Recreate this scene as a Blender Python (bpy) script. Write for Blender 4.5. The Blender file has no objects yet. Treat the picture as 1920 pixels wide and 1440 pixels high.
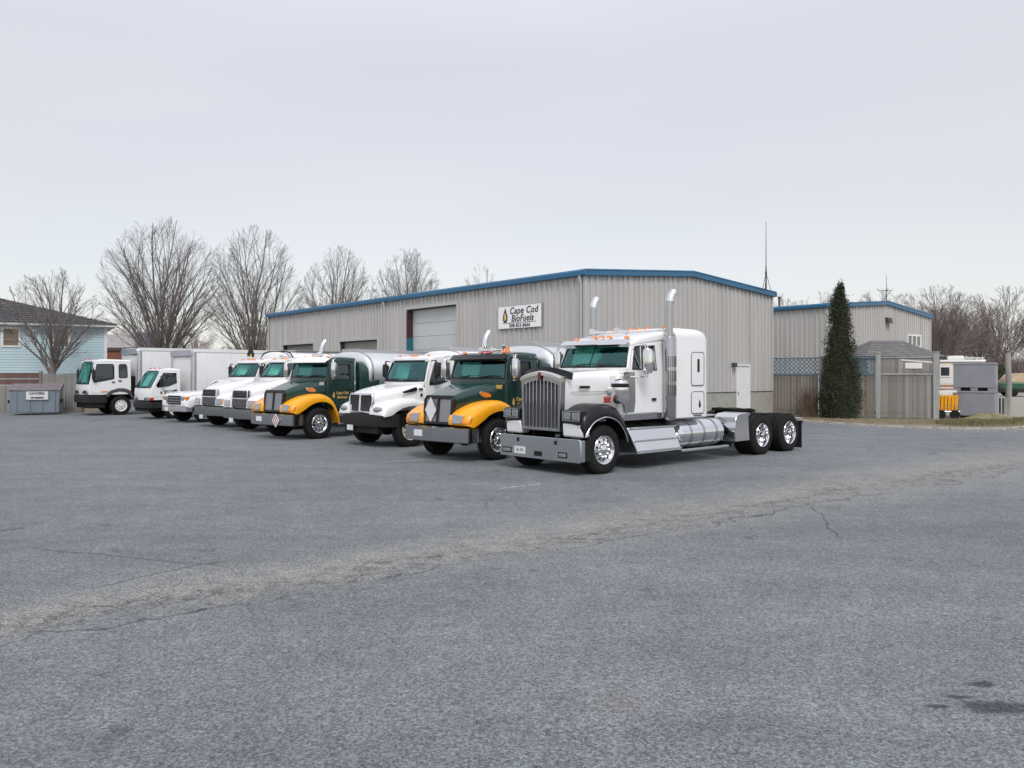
import bpy, bmesh, math, random
from mathutils import Vector, Matrix
from mathutils.geometry import tessellate_polygon
R = math.radians
S = bpy.context.scene
col = S.collection

# ------------------------------------------------------------------ camera
CAM_H = 2.05
cam_d = bpy.data.cameras.new('camera'); cam = bpy.data.objects.new('camera', cam_d); col.objects.link(cam)
cam.location = (0, 0, CAM_H); cam.rotation_euler = (R(90), 0, 0)
cam_d.sensor_width = 36; cam_d.lens = 27.75; cam_d.shift_y = -20/1920
cam_d.clip_start = .1; cam_d.clip_end = 5000
S.camera = cam

# ------------------------------------------------------------------ sky and sun
SUN_EL, SUN_AZ = R(48), R(174)      # azimuth clockwise from +Y (view direction): behind the camera, to its right
w = bpy.data.worlds.new('World'); S.world = w; w.use_nodes = True
nt = w.node_tree; nt.nodes.clear()
def wn(t, **k):
    n = nt.nodes.new(t)
    for a, b in k.items(): setattr(n, a, b)
    return n
wo = wn('ShaderNodeOutputWorld'); add = wn('ShaderNodeAddShader')
sky = wn('ShaderNodeTexSky', sky_type='NISHITA', sun_disc=False)
sky.sun_elevation = SUN_EL; sky.sun_rotation = SUN_AZ
b1 = wn('ShaderNodeBackground'); b1.inputs['Strength'].default_value = .05
nt.links.new(sky.outputs[0], b1.inputs[0])
tc = wn('ShaderNodeTexCoord'); sep = wn('ShaderNodeSeparateXYZ'); nt.links.new(tc.outputs['Generated'], sep.inputs[0])
ramp = wn('ShaderNodeValToRGB')
el = ramp.color_ramp.elements
el[0].position = 0; el[0].color = (.44, .42, .45, 1)
el[1].position = 1; el[1].color = (.64, .62, .625, 1)
for p, c in ((.08, (.44, .40, .375, 1)), (.20, (.475, .428, .385, 1)), (.36, (.515, .475, .455, 1)), (.50, (.61, .60, .60, 1))):
    e = el.new(p); e.color = c
nt.links.new(sep.outputs['Z'], ramp.inputs[0])
mp = wn('ShaderNodeMapping'); mp.inputs['Scale'].default_value = (1.1, 1.1, 4.2); nt.links.new(tc.outputs['Generated'], mp.inputs[0])
no = wn('ShaderNodeTexNoise'); no.inputs['Scale'].default_value = 1.5; no.inputs['Detail'].default_value = 4; no.inputs['Roughness'].default_value = .45
nt.links.new(mp.outputs[0], no.inputs[0])
r2 = wn('ShaderNodeValToRGB'); r2.color_ramp.elements[0].position = .3; r2.color_ramp.elements[0].color = (.93, .95, .985, 1)
r2.color_ramp.elements[1].position = .7; r2.color_ramp.elements[1].color = (1.035, 1.03, 1.015, 1)
nt.links.new(no.outputs[0], r2.inputs[0])
mx = wn('ShaderNodeMix', data_type='RGBA', blend_type='MULTIPLY'); mx.inputs[0].default_value = 1
nt.links.new(ramp.outputs[0], mx.inputs[6]); nt.links.new(r2.outputs[0], mx.inputs[7])
b2 = wn('ShaderNodeBackground'); b2.inputs['Strength'].default_value = .93
nt.links.new(mx.outputs[2], b2.inputs[0])
nt.links.new(b1.outputs[0], add.inputs[0]); nt.links.new(b2.outputs[0], add.inputs[1]); nt.links.new(add.outputs[0], wo.inputs[0])
sd = bpy.data.lights.new('sun', 'SUN'); sun = bpy.data.objects.new('sun', sd); col.objects.link(sun)
sd.energy = 1.4; sd.angle = R(22); sd.color = (1, .97, .93)
sv = Vector((math.sin(SUN_AZ)*math.cos(SUN_EL), math.cos(SUN_AZ)*math.cos(SUN_EL), math.sin(SUN_EL)))
sun.rotation_euler = (-sv).to_track_quat('-Z', 'Y').to_euler(); sun.location = (10, -20, 30)
S.view_settings.view_transform = 'Standard'; S.view_settings.look = 'None'; S.view_settings.gamma = 1
S.view_settings.exposure = .37
S.view_settings.use_curve_mapping = False

# ------------------------------------------------------------------ materials
class NT:
    def __init__(s, m): s.m = m; s.t = m.node_tree
    def n(s, t, ins=None, **k):
        x = s.t.nodes.new(t)
        for a, b in k.items(): setattr(x, a, b)
        for a, b in (ins or {}).items():
            if hasattr(b, 'node'): s.t.links.new(b, x.inputs[a])
            else: x.inputs[a].default_value = b
        return x
    def math(s, op, a, b=0, c=0, clamp=False):
        x = s.n('ShaderNodeMath', {0: a, 1: b, 2: c}, operation=op); x.use_clamp = clamp; return x.outputs[0]
    def mix(s, f, a, b, mode='MIX'):
        return s.n('ShaderNodeMix', {0: f, 6: a, 7: b}, data_type='RGBA', blend_type=mode).outputs[2]
    def noise(s, v, sc, det=3, ro=.5): return s.n('ShaderNodeTexNoise', {'Vector': v, 'Scale': sc, 'Detail': det, 'Roughness': ro}).outputs[0]
    def ramp(s, f, a, b, ca=(0, 0, 0, 1), cb=(1, 1, 1, 1)):
        x = s.n('ShaderNodeValToRGB', {0: f}); e = x.color_ramp.elements
        e[0].position = a; e[0].color = ca; e[1].position = b; e[1].color = cb
        return x.outputs[0]
def c4(c): return (c[0], c[1], c[2], 1)
MATS = {}
def mat(name, c, rough=.5, metal=0, var=.12, vs=3.0, bump=0, bs=40, coat=0, dirt=0, stretch=(1, 1, 1), spec=None, orand=0, film=0):
    if name in MATS: return MATS[name]
    m = bpy.data.materials.new(name); m.use_nodes = True; MATS[name] = m
    g = NT(m); p = m.node_tree.nodes['Principled BSDF']
    tc = g.n('ShaderNodeTexCoord').outputs['Object']
    mpg = g.n('ShaderNodeMapping', {'Vector': tc, 'Scale': stretch}).outputs[0]
    nz = g.noise(mpg, vs, 5, .6)
    lo = tuple(x*(1-var) for x in c); hi = tuple(min(1, x*(1+var)) for x in c)
    cc = g.ramp(nz, .3, .7, c4(lo), c4(hi))
    if orand:
        oi = g.n('ShaderNodeObjectInfo').outputs['Random']; cc = g.mix(1.0, cc, g.ramp(oi, 0, 1, (1-orand,)*3+(1,), (1+orand*.6, 1+orand*.6, 1+orand*.5, 1)), 'MULTIPLY')
    if dirt:
        d = g.ramp(g.noise(mpg, vs*4, 6, .7), .5, .75)
        cc = g.mix(g.math('MULTIPLY', d, dirt), cc, (.12, .10, .08, 1))
    if film:   # road film thrown up by the wheels
        zz = g.n('ShaderNodeSeparateXYZ', {0: tc}).outputs[2]
        fz = g.ramp(g.math('ADD', zz, g.math('MULTIPLY', g.noise(tc, 5, 5, .7), .5)), .75, 1.55, (1, 1, 1, 1), (0, 0, 0, 1))
        cc = g.mix(g.math('MULTIPLY', fz, film), cc, (.15, .14, .125, 1))
    g.t.links.new(cc, p.inputs['Base Color'])
    k_ = .25 if metal > .5 else 1
    rr = g.ramp(nz, .25, .75, (max(0, rough-.06*k_),)*3+(1,), (min(1, rough+.08*k_),)*3+(1,))
    g.t.links.new(rr, p.inputs['Roughness'])
    p.inputs['Metallic'].default_value = metal
    if coat: p.inputs['Coat Weight'].default_value = coat; p.inputs['Coat Roughness'].default_value = .06
    if spec is not None: p.inputs['Specular IOR Level'].default_value = spec
    if bump:
        b = g.n('ShaderNodeBump', {'Height': g.noise(mpg, bs, 4, .6), 'Strength': bump, 'Distance': .02})
        g.t.links.new(b.outputs[0], p.inputs['Normal'])
    return m
WHITE = mat('white_paint', (.80, .80, .80), .28, var=.03, coat=.5, vs=2, dirt=.035, film=.28)
WHITE2 = mat('white_paint_dull', (.74, .74, .72), .42, var=.06, coat=.15, dirt=.12)
BOXW = mat('box_panel_white', (.74, .74, .74), .38, var=.04, vs=1.5, dirt=.06)
GREEN = mat('dark_green_paint', (.006, .036, .030), .22, film=.2, var=.15, coat=.6)
YELLOW = mat('golden_yellow_paint', (.93, .40, .006), .3, film=.25, var=.06, coat=.4)
CHROME = mat('polished_metal', (.78, .78, .80), .09, 1, var=.02, vs=2)
STEEL = mat('brushed_steel', (.50, .50, .52), .15, 1, var=.03, vs=2)
AGED = mat('aged_chrome', (.33, .33, .34), .22, 1, var=.08, vs=3)
ALU = mat('dull_aluminium', (.58, .59, .61), .34, .9, var=.05)
TANKM = mat('polished_tank_metal', (.82, .83, .84), .38, .9, var=.015, vs=1)
BLACK = mat('black_paint', (.007, .007, .008), .32, var=.2, coat=.12, spec=.35)
BLACKP = mat('black_plastic', (.010, .010, .011), .6, var=.25)
DGREY = mat('dark_grey_metal', (.06, .06, .065), .5, var=.2)
RUB = mat('tyre_rubber', (.010, .010, .0105), .8, var=.3, vs=9, bump=.2, bs=60, dirt=.10, spec=.3)
UNDER = mat('chassis_black', (.010, .0095, .009), .75, var=.4, dirt=.15, spec=.3)
AMBER = mat('amber_lens', (.75, .20, .01), .18, var=.1, coat=.5)
RED = mat('red_lens', (.42, .02, .02), .22, var=.1, coat=.5)
LENS = mat('clear_lens', (.34, .35, .37), .08, .5, var=.25, vs=20, coat=1)
ALUB = mat('bumper_plate_metal', (.56, .58, .60), .22, 1, var=.02, vs=1)
YELS = mat('sign_yellow', (.75, .68, .10), .4, var=.05)
CAPG = mat('box_cap_grey', (.36, .35, .40), .5, var=.1)
GOLD = mat('gold_lettering', (.60, .40, .10), .45, var=.05)
INK = mat('black_lettering', (.012, .012, .012), .5, var=.05)
CREAM = mat('cream_wheel_paint', (.62, .56, .38), .45, var=.12, dirt=.35)
DECAL = mat('white_plate', (.72, .72, .72), .4, var=.05)
MESHG = mat('grille_mesh', (.10, .10, .11), .5, .3, var=.35, vs=60, bump=.6, bs=150)
MESHL = mat('grille_screen', (.30, .30, .33), .4, .6, var=.2, vs=40)
SEAT = mat('seat_cloth', (.20, .20, .19), .9, var=.2)
ORANGE = mat('orange_marking', (.75, .22, .01), .35, var=.1, coat=.3)
LINING = mat('cab_lining', (.72, .72, .68), .8)
WOOD = mat('weathered_wood', (.24, .225, .205), .85, orand=.22, var=.3, vs=5, stretch=(1, 1, .15), bump=.3, bs=30)
POSTW = mat('painted_post', (.31, .32, .31), .8, var=.2, vs=6, stretch=(1, 1, .2), bump=.2)
SIDING = mat('greige_siding', (.475, .462, .445), .5, var=.06, vs=.9, stretch=(1, 1, .22), dirt=.06, orand=.022)
CONC = mat('concrete_block', (.33, .32, .28), .85, var=.15, vs=3, bump=.3, bs=25)
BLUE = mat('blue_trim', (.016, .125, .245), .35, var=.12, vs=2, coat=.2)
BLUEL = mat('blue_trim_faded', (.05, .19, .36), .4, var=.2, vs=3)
BARK = mat('bark', (.17, .15, .14), .9, var=.3, vs=8, bump=.4, bs=20)
TWIG = mat('twig_bark', (.25, .22, .215), .9, var=.25, vs=2)
TWIGF = mat('far_twig_bark', (.20, .165, .155), .9, var=.3, vs=.4)

def glassmat(name, tint, base=.16, rough=.03, gc=(.85, .92, .92)):
    m = bpy.data.materials.new(name); m.use_nodes = True; m.node_tree.nodes.clear(); g = NT(m)
    o = g.n('ShaderNodeOutputMaterial')
    tr = g.n('ShaderNodeBsdfTransparent', {0: c4(tint)})
    gl = g.n('ShaderNodeBsdfGlossy', {'Color': c4(gc), 'Roughness': rough})
    tcx = g.n('ShaderNodeTexCoord').outputs['Object']
    b = g.n('ShaderNodeBump', {'Height': g.noise(tcx, 2.2, 2), 'Strength': .12, 'Distance': .05})
    g.t.links.new(b.outputs[0], gl.inputs['Normal'])
    f = g.n('ShaderNodeFresnel', {'IOR': 1.5}).outputs[0]
    fac = g.math('ADD', f, base-.04, clamp=True)
    mx = g.n('ShaderNodeMixShader', {0: fac, 1: tr.outputs[0], 2: gl.outputs[0]})
    g.t.links.new(mx.outputs[0], o.inputs[0]); MATS[name] = m; return m
GLASS = glassmat('tinted_windscreen_glass', (.42, .88, .78), .15, .03, (.38, .78, .78))
GLASSD = glassmat('dark_side_glass', (.14, .22, .22), .10)
GLASSR = mat('window_glass_dark', (.03, .04, .045), .06, var=.3, vs=3, coat=1)

# ------------------------------------------------------------------ mesh helpers
def tag(o, label=None, cat=None, group=None, kind=None):
    if label: o['label'] = label
    if cat: o['category'] = cat
    if group: o['group'] = group
    if kind: o['kind'] = kind
    return o
def empty(name, loc=(0, 0, 0), rz=0, label=None, cat=None, group=None, parent=None):
    o = bpy.data.objects.new(name, None); col.objects.link(o); o.location = loc; o.rotation_euler = (0, 0, rz)
    o.empty_display_size = .3
    if parent: o.parent = parent
    return tag(o, label, cat, group)
class MB:
    def __init__(s): s.v = []; s.f = []; s.mi = []; s.cur = 0
    def add(s, vs, fs):
        b = len(s.v); s.v += [tuple(p) for p in vs]; s.f += [tuple(b+i for i in f) for f in fs]; s.mi += [s.cur]*len(fs); return s
    def box(s, x0, x1, y0, y1, z0, z1):
        return s.add([(x, y, z) for x in (x0, x1) for y in (y0, y1) for z in (z0, z1)],
                     [(0, 1, 3, 2), (4, 6, 7, 5), (0, 4, 5, 1), (2, 3, 7, 6), (0, 2, 6, 4), (1, 5, 7, 3)])
    def hexa(s, a, b):      # two quads (lists of 4 points) joined
        return s.add(list(a)+list(b), [(3, 2, 1, 0), (4, 5, 6, 7)]+[(i, (i+1) % 4, 4+(i+1) % 4, 4+i) for i in range(4)])
    def plate(s, outer, holes, m3, th):
        polys = [outer]+list(holes); flat = [p for q in polys for p in q]
        tris = tessellate_polygon([[Vector((p[0], p[1], 0)) for p in q] for q in polys])
        th = Vector(th); A = [Vector(m3(*p)) for p in flat]; n = len(A)
        fs = [tuple(t) for t in tris]+[tuple(n+i for i in reversed(t)) for t in tris]
        b = 0
        for q in polys:
            k = len(q)
            for i in range(k): fs.append((b+i, b+(i+1) % k, n+b+(i+1) % k, n+b+i))
            b += k
        return s.add(A+[a+th for a in A], fs)
    def loft(s, rings, cap=True, closed=True):
        n = len(rings[0]); vs = [p for r in rings for p in r]; fs = []
        for i in range(len(rings)-1):
            for j in range(n if closed else n-1):
                a = i*n+j; b = i*n+(j+1) % n; fs.append((a, b, b+n, a+n))
        if cap: fs += [tuple(reversed(range(n))), tuple(range((len(rings)-1)*n, len(rings)*n))]
        return s.add(vs, fs)
    def tube(s, pts, r, n=6, cap=True):
        pts = [Vector(p) for p in pts]; rs = r if isinstance(r, (list, tuple)) else [r]*len(pts); rings = []
        for i, p in enumerate(pts):
            d = (pts[min(i+1, len(pts)-1)]-pts[max(i-1, 0)]).normalized()
            u = d.cross(Vector((0, 0, 1)) if abs(d.z) < .95 else Vector((1, 0, 0))).normalized(); v = d.cross(u)
            rings.append([p+u*(rs[i]*math.cos(2*math.pi*k/n))+v*(rs[i]*math.sin(2*math.pi*k/n)) for k in range(n)])
        return s.loft(rings, cap)
    def lathe(s, prof, o, axis='y', n=24, cap=True):   # prof: (r, t) along axis
        rings = []
        for r, t in prof:
            ring = []
            for k in range(n):
                a = 2*math.pi*k/n; c, d = r*math.cos(a), r*math.sin(a)
                p = {'x': (t, c, d), 'y': (c, t, d), 'z': (c, d, t)}[axis]
                ring.append((o[0]+p[0], o[1]+p[1], o[2]+p[2]))
            rings.append(ring)
        return s.loft(rings, cap)
    def build(s, name, m, parent=None, bev=0, smooth=None, seg=2, loc=None, rot=None):
        me = bpy.data.meshes.new(name); me.from_pydata(s.v, [], s.f)
        for x in (m if isinstance(m, (list, tuple)) else [m]): me.materials.append(x)
        if any(s.mi): me.polygons.foreach_set('material_index', s.mi)
        bm = bmesh.new(); bm.from_mesh(me); bmesh.ops.recalc_face_normals(bm, faces=bm.faces); bm.to_mesh(me); bm.free()
        if smooth:
            me.polygons.foreach_set('use_smooth', [True]*len(me.polygons)); me.set_sharp_from_angle(angle=R(smooth))
        o = bpy.data.objects.new(name, me); col.objects.link(o)
        if parent: o.parent = parent
        if loc: o.location = loc
        if rot: o.rotation_euler = rot
        if bev:
            b = o.modifiers.new('bevel', 'BEVEL'); b.width = bev; b.segments = seg; b.limit_method = 'ANGLE'; b.angle_limit = R(38)
            if not smooth: me.polygons.foreach_set('use_smooth', [True]*len(me.polygons)); me.set_sharp_from_angle(angle=R(30))
            b.harden_normals = False
        return o
def inst(src, parent=None, loc=None, rot=None, scale=None):
    o = src.copy(); col.objects.link(o); o.parent = parent
    if loc is not None: o.location = loc
    if rot is not None: o.rotation_euler = rot
    if scale is not None: o.scale = scale
    return o
def copy_tree(o, parent=None):
    c = o.copy(); col.objects.link(c); c.parent = parent
    for ch in list(o.children): copy_tree(ch, c)
    return c
def text(body, size, m, parent, matrix, shear=0, ext=.004, name='lettering', bold=0, spacing=1):
    cu = bpy.data.curves.new(name, 'FONT'); cu.body = body; cu.size = size; cu.extrude = ext; cu.shear = shear; cu.offset = bold
    cu.space_character = spacing; cu.align_x = 'CENTER'; cu.align_y = 'CENTER'; cu.materials.append(m)
    tmp = bpy.data.objects.new('tmp', cu); col.objects.link(tmp); me = bpy.data.meshes.new_from_object(tmp); bpy.data.objects.remove(tmp); bpy.data.curves.remove(cu)
    me.name = name; o = bpy.data.objects.new(name, me); col.objects.link(o); o.parent = parent; o.matrix_local = matrix; return o
def frame(o, xa, ya):   # matrix with text x along xa, y along ya
    xa = Vector(xa).normalized(); ya = Vector(ya).normalized(); za = xa.cross(ya)
    m = Matrix((xa, ya, za)).transposed().to_4x4(); m.translation = Vector(o); return m
def rrect(x, hw, z0, z1, rt, n=5, rb=.03, flare=0):
    # half ring mirrored: closed ring in the y,z plane at x; hw half width (flare adds at the bottom)
    pts = []
    pts.append((hw+flare, z0+rb)); 
    for i in range(n+1):
        a = (math.pi/2)*i/n; pts.append((hw-rt+rt*math.cos(a), z1-rt+rt*math.sin(a)))
    right = [(hw+flare-rb, z0)]+pts
    ring = [(x, y, z) for y, z in right]+[(x, -y, z) for y, z in reversed(right)]
    return ring
# ------------------------------------------------------------------ ground
def asphalt_mat():
    m = bpy.data.materials.new('old_asphalt'); m.use_nodes = True; g = NT(m); p = m.node_tree.nodes['Principled BSDF']
    P = g.n('ShaderNodeTexCoord').outputs['Object']
    sp = g.n('ShaderNodeSeparateXYZ', {0: P}); X, Y = sp.outputs[0], sp.outputs[1]
    big = g.noise(P, .16, 5, .6); med = g.noise(P, 1.1, 5, .65)
    base = g.ramp(big, .35, .65, (.172, .178, .178, 1), (.212, .217, .214, 1))
    base = g.mix(.55, base, g.ramp(med, .3, .7, (.78, .78, .78, 1), (1.16, 1.16, 1.16, 1)), 'MULTIPLY')
    # blotchy binder loss, faint tyre lanes and drips along the parked noses
    base = g.mix(.8, base, g.ramp(g.noise(P, 4.2, 5, .7), .34, .66, (.86, .86, .86, 1), (1.13, 1.13, 1.12, 1)), 'MULTIPLY')
    st_ = g.n('ShaderNodeMapping', {'Vector': P, 'Rotation': (0, 0, R(-38)), 'Scale': (.07, 1.1, 1)}).outputs[0]
    base = g.mix(.7, base, g.ramp(g.noise(st_, 1.0, 4, .6), .36, .64, (.90, .90, .905, 1), (1.09, 1.09, 1.08, 1)), 'MULTIPLY')
    dr = g.ramp(g.noise(P, 1.9, 3, .55), .66, .72)
    row = g.ramp(g.math('ABSOLUTE', g.math('SUBTRACT', g.math('ADD', g.math('MULTIPLY', Y, .66), g.math('MULTIPLY', X, .75)), 12.2)), 1.5, 5.0, (1, 1, 1, 1), (0, 0, 0, 1))
    base = g.mix(g.math('MULTIPLY', g.math('MULTIPLY', dr, row), .5), base, (.06, .06, .062, 1))
    # traffic band: worn, sandy strip running from the lower left to the far right
    u = g.math('ADD', g.math('MULTIPLY', X, .80), g.math('MULTIPLY', Y, .60)); v = g.math('SUBTRACT', g.math('MULTIPLY', Y, .80), g.math('MULTIPLY', X, .60))
    wob = g.math('MULTIPLY', g.math('SUBTRACT', g.noise(P, .45, 4, .6), .5), 1.7)
    vc = g.math('SUBTRACT', g.math('SUBTRACT', v, 7.75), wob)
    # half width grows along the band
    wd = g.math('ADD', .66, g.math('MULTIPLY', g.math('MAXIMUM', u, 0), .078))
    d = g.math('DIVIDE', g.math('ABSOLUTE', vc), wd)
    d = g.math('ADD', d, g.math('MULTIPLY', g.math('SUBTRACT', g.noise(P, 1.3, 6, .7), .5), 1.5)); band = g.math('SUBTRACT', 1, d, clamp=True); band = g.ramp(band, .0, .85)
    tex = g.ramp(g.noise(P, 3.4, 6, .75), .38, .60)
    bf = g.math('MULTIPLY', band, g.math('ADD', .26, g.math('MULTIPLY', tex, .62)))
    base = g.mix(bf, base, (.325, .292, .252, 1))
    # crumbled, darker core and its lower edge
    core = g.ramp(g.math('SUBTRACT', 1, g.math('DIVIDE', g.math('ABSOLUTE', g.math('ADD', vc, .35)), .5), clamp=True), .1, .8)
    crumb = g.ramp(g.noise(P, 5.5, 6, .75), .48, .6)
    base = g.mix(g.math('MULTIPLY', g.math('MULTIPLY', core, crumb), .7), base, (.115, .102, .09, 1))
    # far sandy dusting towards the verge
    far = g.ramp(g.math('SUBTRACT', Y, g.math('MULTIPLY', X, -.55)), 21, 32)
    fx = g.ramp(X, .0, 9.)
    base = g.mix(g.math('MULTIPLY', g.math('MULTIPLY', far, fx), .55), base, (.29, .275, .25, 1))
    # long cracks
    def crack(off, width, sc, seed, amp):
        w_ = g.math('MULTIPLY', g.math('SUBTRACT', g.noise(g.n('ShaderNodeVectorMath', {0: P, 1: (seed, 0, 0)}).outputs[0], sc, 6, .72), .5), amp)
        return g.ramp(g.math('DIVIDE', g.math('ABSOLUTE', g.math('SUBTRACT', g.math('SUBTRACT', vc, off), w_)), width), .4, 1, (1, 1, 1, 1), (0, 0, 0, 1))
    gate = g.ramp(g.noise(P, .6, 3), .42, .52)
    c1 = g.math('MULTIPLY', crack(-.75, .03, 1.1, 3, 1.0), g.math('ADD', .25, gate, clamp=True)); c2 = g.math('MULTIPLY', crack(-.2, .024, 1.7, 9, 1.4), gate)
    vo = g.n('ShaderNodeTexVoronoi', {'Vector': g.mix(.12, P, g.n('ShaderNodeTexNoise', {'Vector': P, 'Scale': 3.0}).outputs[1]), 'Scale': 4.5}, feature='DISTANCE_TO_EDGE').outputs[0]
    al = g.math('MULTIPLY', g.ramp(vo, .004, .022, (1, 1, 1, 1), (0, 0, 0, 1)), g.math('MULTIPLY', g.ramp(g.noise(P, .5, 4), .52, .60), band))
    vo2 = g.n('ShaderNodeTexVoronoi', {'Vector': g.mix(.2, P, g.n('ShaderNodeTexNoise', {'Vector': P, 'Scale': 1.5}).outputs[1]), 'Scale': .22}, feature='DISTANCE_TO_EDGE').outputs[0]
    c3 = g.math('MULTIPLY', g.ramp(vo2, .0006, .0018, (1, 1, 1, 1), (0, 0, 0, 1)), g.ramp(g.noise(P, .3, 2), .56, .62))
    cr = g.math('MAXIMUM', g.math('MAXIMUM', c1, c2), g.math('MAXIMUM', al, c3))
    base = g.mix(g.math('MULTIPLY', cr, .72), base, (.045, .044, .043, 1))
    # oil drips and a rust stain
    def spot(cx, cy, rx, ry, soft=.5):
        a = g.math('DIVIDE', g.math('SUBTRACT', X, cx), rx); b = g.math('DIVIDE', g.math('SUBTRACT', Y, cy), ry)
        r = g.math('SQRT', g.math('ADD', g.math('MULTIPLY', a, a), g.math('MULTIPLY', b, b)))
        r = g.math('ADD', r, g.math('MULTIPLY', g.math('SUBTRACT', g.noise(P, 9, 4, .6), .5), 1.3))
        return g.ramp(r, 1-soft, 1.0, (1, 1, 1, 1), (0, 0, 0, 1))
    oil = g.math('MAXIMUM', g.math('MAXIMUM', spot(2.98, 4.84, .30, .12), spot(3.10, 5.21, .13, .06)), g.math('MAXIMUM', spot(2.62, 4.86, .09, .035), spot(2.83, 5.0, .10, .035)))
    base = g.mix(g.math('MULTIPLY', oil, .85), base, (.045, .047, .05, 1))
    base = g.mix(g.math('MULTIPLY', spot(.68, 4.93, .22, .22, .95), .35), base, (.20, .12, .085, 1))
    base = g.mix(g.math('MULTIPLY', spot(1.2, 4.6, .75, .28, .95), .28), base, (.09, .092, .10, 1))
    # oil drip zones below the parked engines
    # aggregate: individual stones, lighter and darker
    agg = g.n('ShaderNodeTexVoronoi', {'Vector': P, 'Scale': 80.0}).outputs['Color']
    ag = g.n('ShaderNodeSeparateColor', {0: agg}).outputs[0]
    st = g.ramp(ag, .05, .95, (.50, .50, .51, 1), (1.52, 1.51, 1.49, 1))
    base = g.mix(.85, base, st, 'MULTIPLY')
    fine = g.ramp(g.noise(P, 26, 6, .8), .36, .64, (.60, .60, .61, 1), (1.42, 1.42, 1.41, 1))
    base = g.mix(.75, base, fine, 'MULTIPLY')
    grit = g.ramp(g.noise(P, 60, 2, .5), .66, .71); base = g.mix(g.math('MULTIPLY', grit, .5), base, (.50, .49, .47, 1))
    base = g.mix(1.0, base, (.87, .925, .99, 1), 'MULTIPLY')
    g.t.links.new(base, p.inputs['Base Color'])
    p.inputs['Roughness'].default_value = .88; p.inputs['Specular IOR Level'].default_value = .3
    h = g.math('SUBTRACT', g.math('ADD', g.math('MULTIPLY', ag, .35), g.noise(P, 60, 4, .7)), g.math('MULTIPLY', cr, 2.0))
    b = g.n('ShaderNodeBump', {'Height': h, 'Strength': .55, 'Distance': .006}); g.t.links.new(b.outputs[0], p.inputs['Normal'])
    return m
def poly(name, pts, z, m, parent=None, kind='structure', th=None):
    b = MB(); b.plate([(p[0], p[1]) for p in pts], [], lambda x, y: (x, y, z), (0, 0, -(th or .02))); o = b.build(name, m, parent)
    if kind: o['kind'] = kind
    return o
DIRT = mat('dry_ground', (.20, .17, .125), .95, var=.3, vs=1.5, bump=.5, bs=14, dirt=.3)
DRYG = mat('winter_lawn', (.17, .155, .095), .95, var=.3, vs=.6, bump=.4, bs=12)
GRAV = mat('gravel_yard', (.30, .275, .24), .95, var=.15, vs=.5, bump=.5, bs=20)
SAND = mat('pale_curb', (.36, .33, .29), .9, var=.25, vs=4, bump=.3)
g_ = MB(); g_.add([(-2500, -2500, -.06), (2500, -2500, -.06), (2500, 2500, -.06), (-2500, 2500, -.06)], [(0, 1, 2, 3)]); o = g_.build('ground', DRYG); o['kind'] = 'structure'
lot = [(-60, -40), (60, -40), (60, 30), (30.0, 31.5), (21.0, 30.6), (19.8, 29.9), (18.2, 28.7), (16.2, 28.7), (14.3, 30.3), (13.2, 32.7), (12.6, 34.6), (11.7, 36.4), (10, 42), (-30, 60), (-34, 47), (-27, 40.6), (-26, 38.0), (-60, 36)]
poly('asphalt_lot', lot, 0, asphalt_mat())
poly('gravel_yard', [(19.5, 33.0), (23.6, 31.3), (60, 30), (140, 60), (140, 130), (20, 130), (22, 60)], -.02, GRAV)
verge = [(11.2, 36.6), (12.4, 34.8), (13.0, 32.9), (14.1, 30.6), (16.1, 29.05), (18.15, 29.05), (19.65, 30.2), (21.0, 32.0), (22.8, 34.4), (23.4, 37), (21, 38.4), (16, 38.6), (12, 39.5)]
poly('verge', verge, .035, DIRT, th=.1)
# worn parking bay lines
LINE = mat('worn_line_paint', (.42, .42, .42), .85, var=.35, vs=7)
for a, b, wd in (((-2.98, 18.26), (-1.92, 18.72), .07), ((-.22, 14.03), (.52, 14.62), .07)):
    d = Vector((b[0]-a[0], b[1]-a[1])).normalized(); n = Vector((-d.y, d.x))*wd/2; rnd = random.Random(5)
    l = MB(); k = 0; L = (Vector(b)-Vector(a)).length
    while k < L-.05:
        s = rnd.uniform(.10, .22); p0 = Vector(a)+d*k; p1 = Vector(a)+d*min(L, k+s); q = rnd.uniform(.5, 1)
        l.add([(p0.x-n.x*q, p0.y-n.y*q, .004), (p1.x-n.x, p1.y-n.y, .004), (p1.x+n.x*q, p1.y+n.y*q, .004), (p0.x+n.x, p0.y+n.y, .004)], [(0, 1, 2, 3)]); k += s+rnd.uniform(.0, .06)
    o = l.build('parking_line', LINE); o['kind'] = 'structure'
# curb stones along the verge (broken pale edge)
rnd = random.Random(2)
cv = verge[1:8]
for (x0, y0), (x1, y1) in zip(cv[:-1], cv[1:]):
    d = Vector((x1-x0, y1-y0)); L = d.length; d.normalize(); k = 0
    while k < L-.3:
        s = min(rnd.uniform(.8, 1.2), L-k); c = MB(); c.box(-s/2+.01, s/2-.01, -.07, .07, -.05, .055)
        o = c.build('curb_stone', SAND, bev=.02, seg=1); p = Vector((x0, y0))+d*(k+s/2)+Vector((d.y, -d.x))*.04
        o.location = (p.x, p.y, 0); o.rotation_euler = (0, 0, math.atan2(d.y, d.x)+rnd.uniform(-.03, .03)); o['kind'] = 'structure'; k += s
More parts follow.
